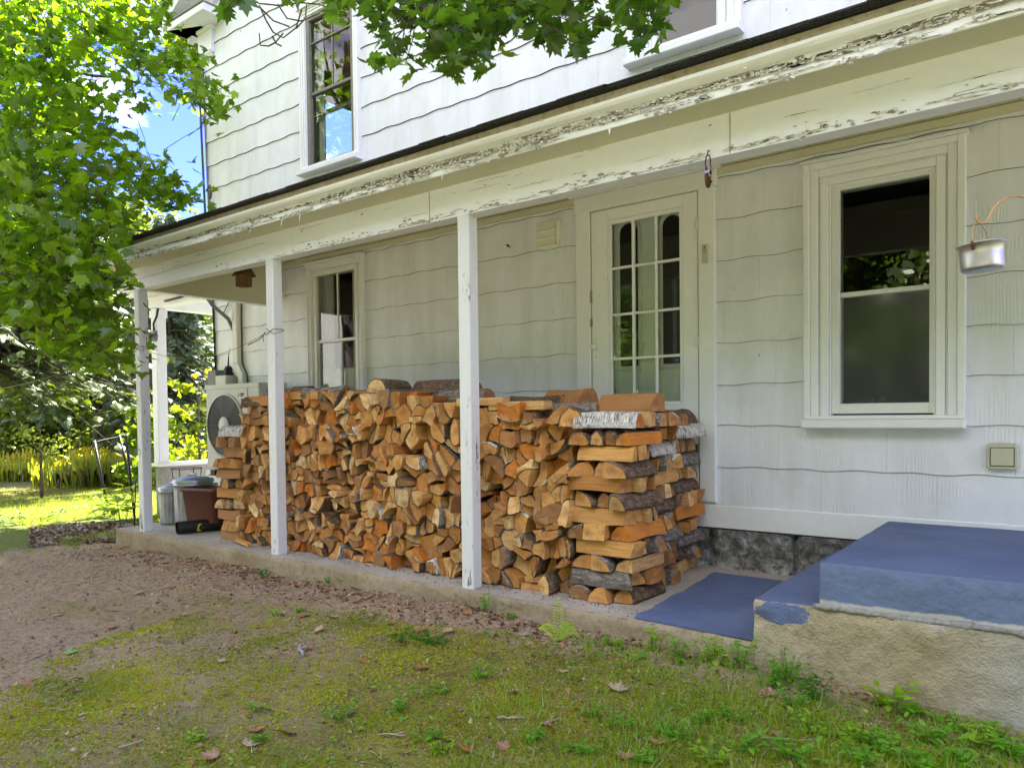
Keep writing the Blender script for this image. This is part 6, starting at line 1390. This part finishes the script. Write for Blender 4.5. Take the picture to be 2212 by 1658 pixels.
wd = [(1052, 1322, .15, .05, 7, 5, .035, Gn), (1112, 1338, .03, .04, 3, 3, .035, Gn), (1060, 1372, .04, .09, 6, 3, .035, Gn), (572, 1248, .10, .06, 6, 4, .045, Gd), (705, 1258, .07, .10, 8, 5, .03, Gn), (740, 1262, .05, .09, 6, 4, .03, Gy), (450, 1202, .07, .05, 7, 4, .028, Gd), (345, 1160, .0, .0, 0, 0, 0, None),
      (880, 1385, .05, .10, 8, 3, .055, Gd), (925, 1392, .05, .08, 6, 3, .06, Gd), (1040, 1465, .06, .08, 10, 5, .028, Gn), (940, 1500, .04, .11, 10, 4, .028, Gn), (860, 1535, .06, .05, 6, 4, .03, Gn), (745, 1552, .05, .07, 6, 4, .035, Gn), (560, 1535, .04, .07, 6, 4, .03, Gn), (640, 1325, .04, .06, 6, 4, .03, Gn), (598, 1330, .05, .05, 5, 4, .03, Gy), (320, 1292, .0, .0, 0, 0, 0, None),
      (1310, 1392, .05, .04, 4, 4, .035, Gn), (1345, 1402, .06, .04, 4, 4, .035, Gy), (1412, 1405, .13, .07, 6, 5, .042, Gy), (1375, 1425, .04, .05, 4, 4, .035, Gn), (1468, 1432, .14, .06, 7, 5, .04, Gn), (1540, 1430, .13, .10, 9, 5, .05, Gy), (1590, 1440, .14, .08, 8, 5, .045, Gn), (1700, 1470, .13, .10, 16, 6, .032, Gn), (1660, 1480, .10, .09, 12, 6, .030, Gn), (1760, 1515, .14, .11, 16, 6, .034, Gd), (1720, 1530, .08, .09, 12, 5, .030, Gn), (1925, 1530, .11, .10, 8, 3, .075, Gy), (1960, 1548, .07, .08, 6, 3, .055, Gn),
      (1510, 1560, .06, .07, 9, 5, .030, Gn), (1455, 1595, .06, .08, 9, 5, .033, Gn), (1280, 1545, .05, .05, 6, 4, .03, Gn), (1160, 1600, .05, .05, 6, 4, .034, Gn), (1340, 1568, .05, .07, 8, 4, .03, Gn), (1250, 1625, .05, .07, 7, 4, .035, Gn), (925, 1600, .05, .06, 7, 4, .034, Gn), (955, 1625, .05, .06, 7, 4, .034, Gy), (560, 1600, .04, .04, 5, 4, .03, Gn), (425, 1600, .05, .06, 6, 4, .032, Gy), (235, 1605, .0, .0, 0, 0, 0, None), (1600, 1620, .07, .09, 9, 4, .04, Gn), (1700, 1640, .08, .1, 10, 4, .042, Gn), (1810, 1600, .07, .09, 10, 4, .04, Gy), (1900, 1620, .07, .1, 10, 4, .045, Gn), (2010, 1600, .07, .1, 12, 4, .04, Gn), (2100, 1610, .07, .1, 12, 4, .042, Gy), (2180, 1630, .07, .1, 12, 4, .042, Gn), (2080, 1650, .07, .1, 12, 4, .045, Gn), (1540, 1650, .06, .08, 9, 4, .04, Gy), (1980, 1655, .07, .1, 12, 4, .045, Gn), (1580, 1560, .06, .07, 9, 4, .035, Gn), (1750, 1580, .06, .08, 9, 4, .038, Gy), (2060, 1575, .06, .08, 10, 4, .035, Gn), (2150, 1590, .06, .08, 10, 4, .035, Gn), (1390, 1650, .05, .07, 8, 4, .035, Gn), (1860, 1650, .07, .08, 10, 4, .04, Gn)]
wd = [w_ for w_ in wd if w_[7] is not None]
def wl_(w_):
    sz_ = 'tall' if w_[2] > .12 else ('low' if w_[2] < .055 else 'middling'); cn_ = {Gn: 'bright green', Gy: 'yellow green', Gd: 'dark green'}[w_[7]]; return (sz_, cn_, PLC(w_[0], w_[1]))
ws_ = sorted(wd, key=lambda q: q[0])
for i, w_ in enumerate(wd):
    same = [q[0] for q in ws_ if wl_(q) == wl_(w_)]; a, c, pl_ = wl_(w_); k = same.index(w_[0])+1
    weed('weed', ground_at(w_[0], w_[1]), w_[2], w_[3], w_[4], w_[5], w_[6], w_[7], '%s %s weed, %s%s' % (a, c, pl_, ', %s from left there' % ordinal(k) if len(same) > 1 else ''), 300+i)
# fern
FN = (.42, .58, .12)
def frond(b, base, tip, up, w_):
    base, tip = Vector(base), Vector(tip); n = 15; ax = (tip-base); side = ax.cross(Vector((CF.x, CF.y, 0))).normalized()
    pts = [base.lerp(tip, i/n)+Vector((0, 0, up*4*(i/n)*(1-i/n))) for i in range(n+1)]; b.tube(pts, .0012, 4, caps=False)
    for i in range(1, n):
        l = w_*math.sin(math.pi*min(1, (i/n)*.85+.14))**.8; d = (pts[i+1]-pts[i]).normalized()
        for s in (-1, 1):
            o = pts[i]; e = o+side*s*l+d*l*.35; m1 = o.lerp(e, .5)+d*.005; m2 = o.lerp(e, .5)-d*.004; b.add([o, m2, e, m1], [(0, 1, 2, 3)])
fp = ground_at(1205, 1385); t = empty('fern', tuple(fp), label='pale green fern with four fronds growing against the slab front', cat='fern')
for (du, up_, w_) in (((.0, .24), .0, .036), ((-.10, .08), .035, .032), ((.11, .03), .05, .034), ((.07, .10), .03, .028)):
    b = MB(); frond(b, (0, 0, 0), (CR.x*du[0]-CF.x*.04, CR.y*du[0]-CF.y*.04, du[1]), up_, w_); b.build('frond', 'leaf', t, None, FN)
# hosta-like sunlit plants by the post
weed('leafy_plant', GP(262, 9.0), .42, .34, 26, 3, .17, (.34, .42, .07), 'sunlit leafy plant between the stakes and the corner post', 700, group=None, cat='plant')
weed('leafy_plant', GP(225, 9.7), .3, .36, 26, 3, .13, (.26, .36, .05), 'lower leafy plant at the foot of the tallest black stake', 701, group=None, cat='plant')
weed('creeper', GP(50, 9.3), .15, .8, 40, 4, .08, (.03, .08, .02), 'dark low creeper along the shaded edge of the lawn', 702, group=None, cat='plant')
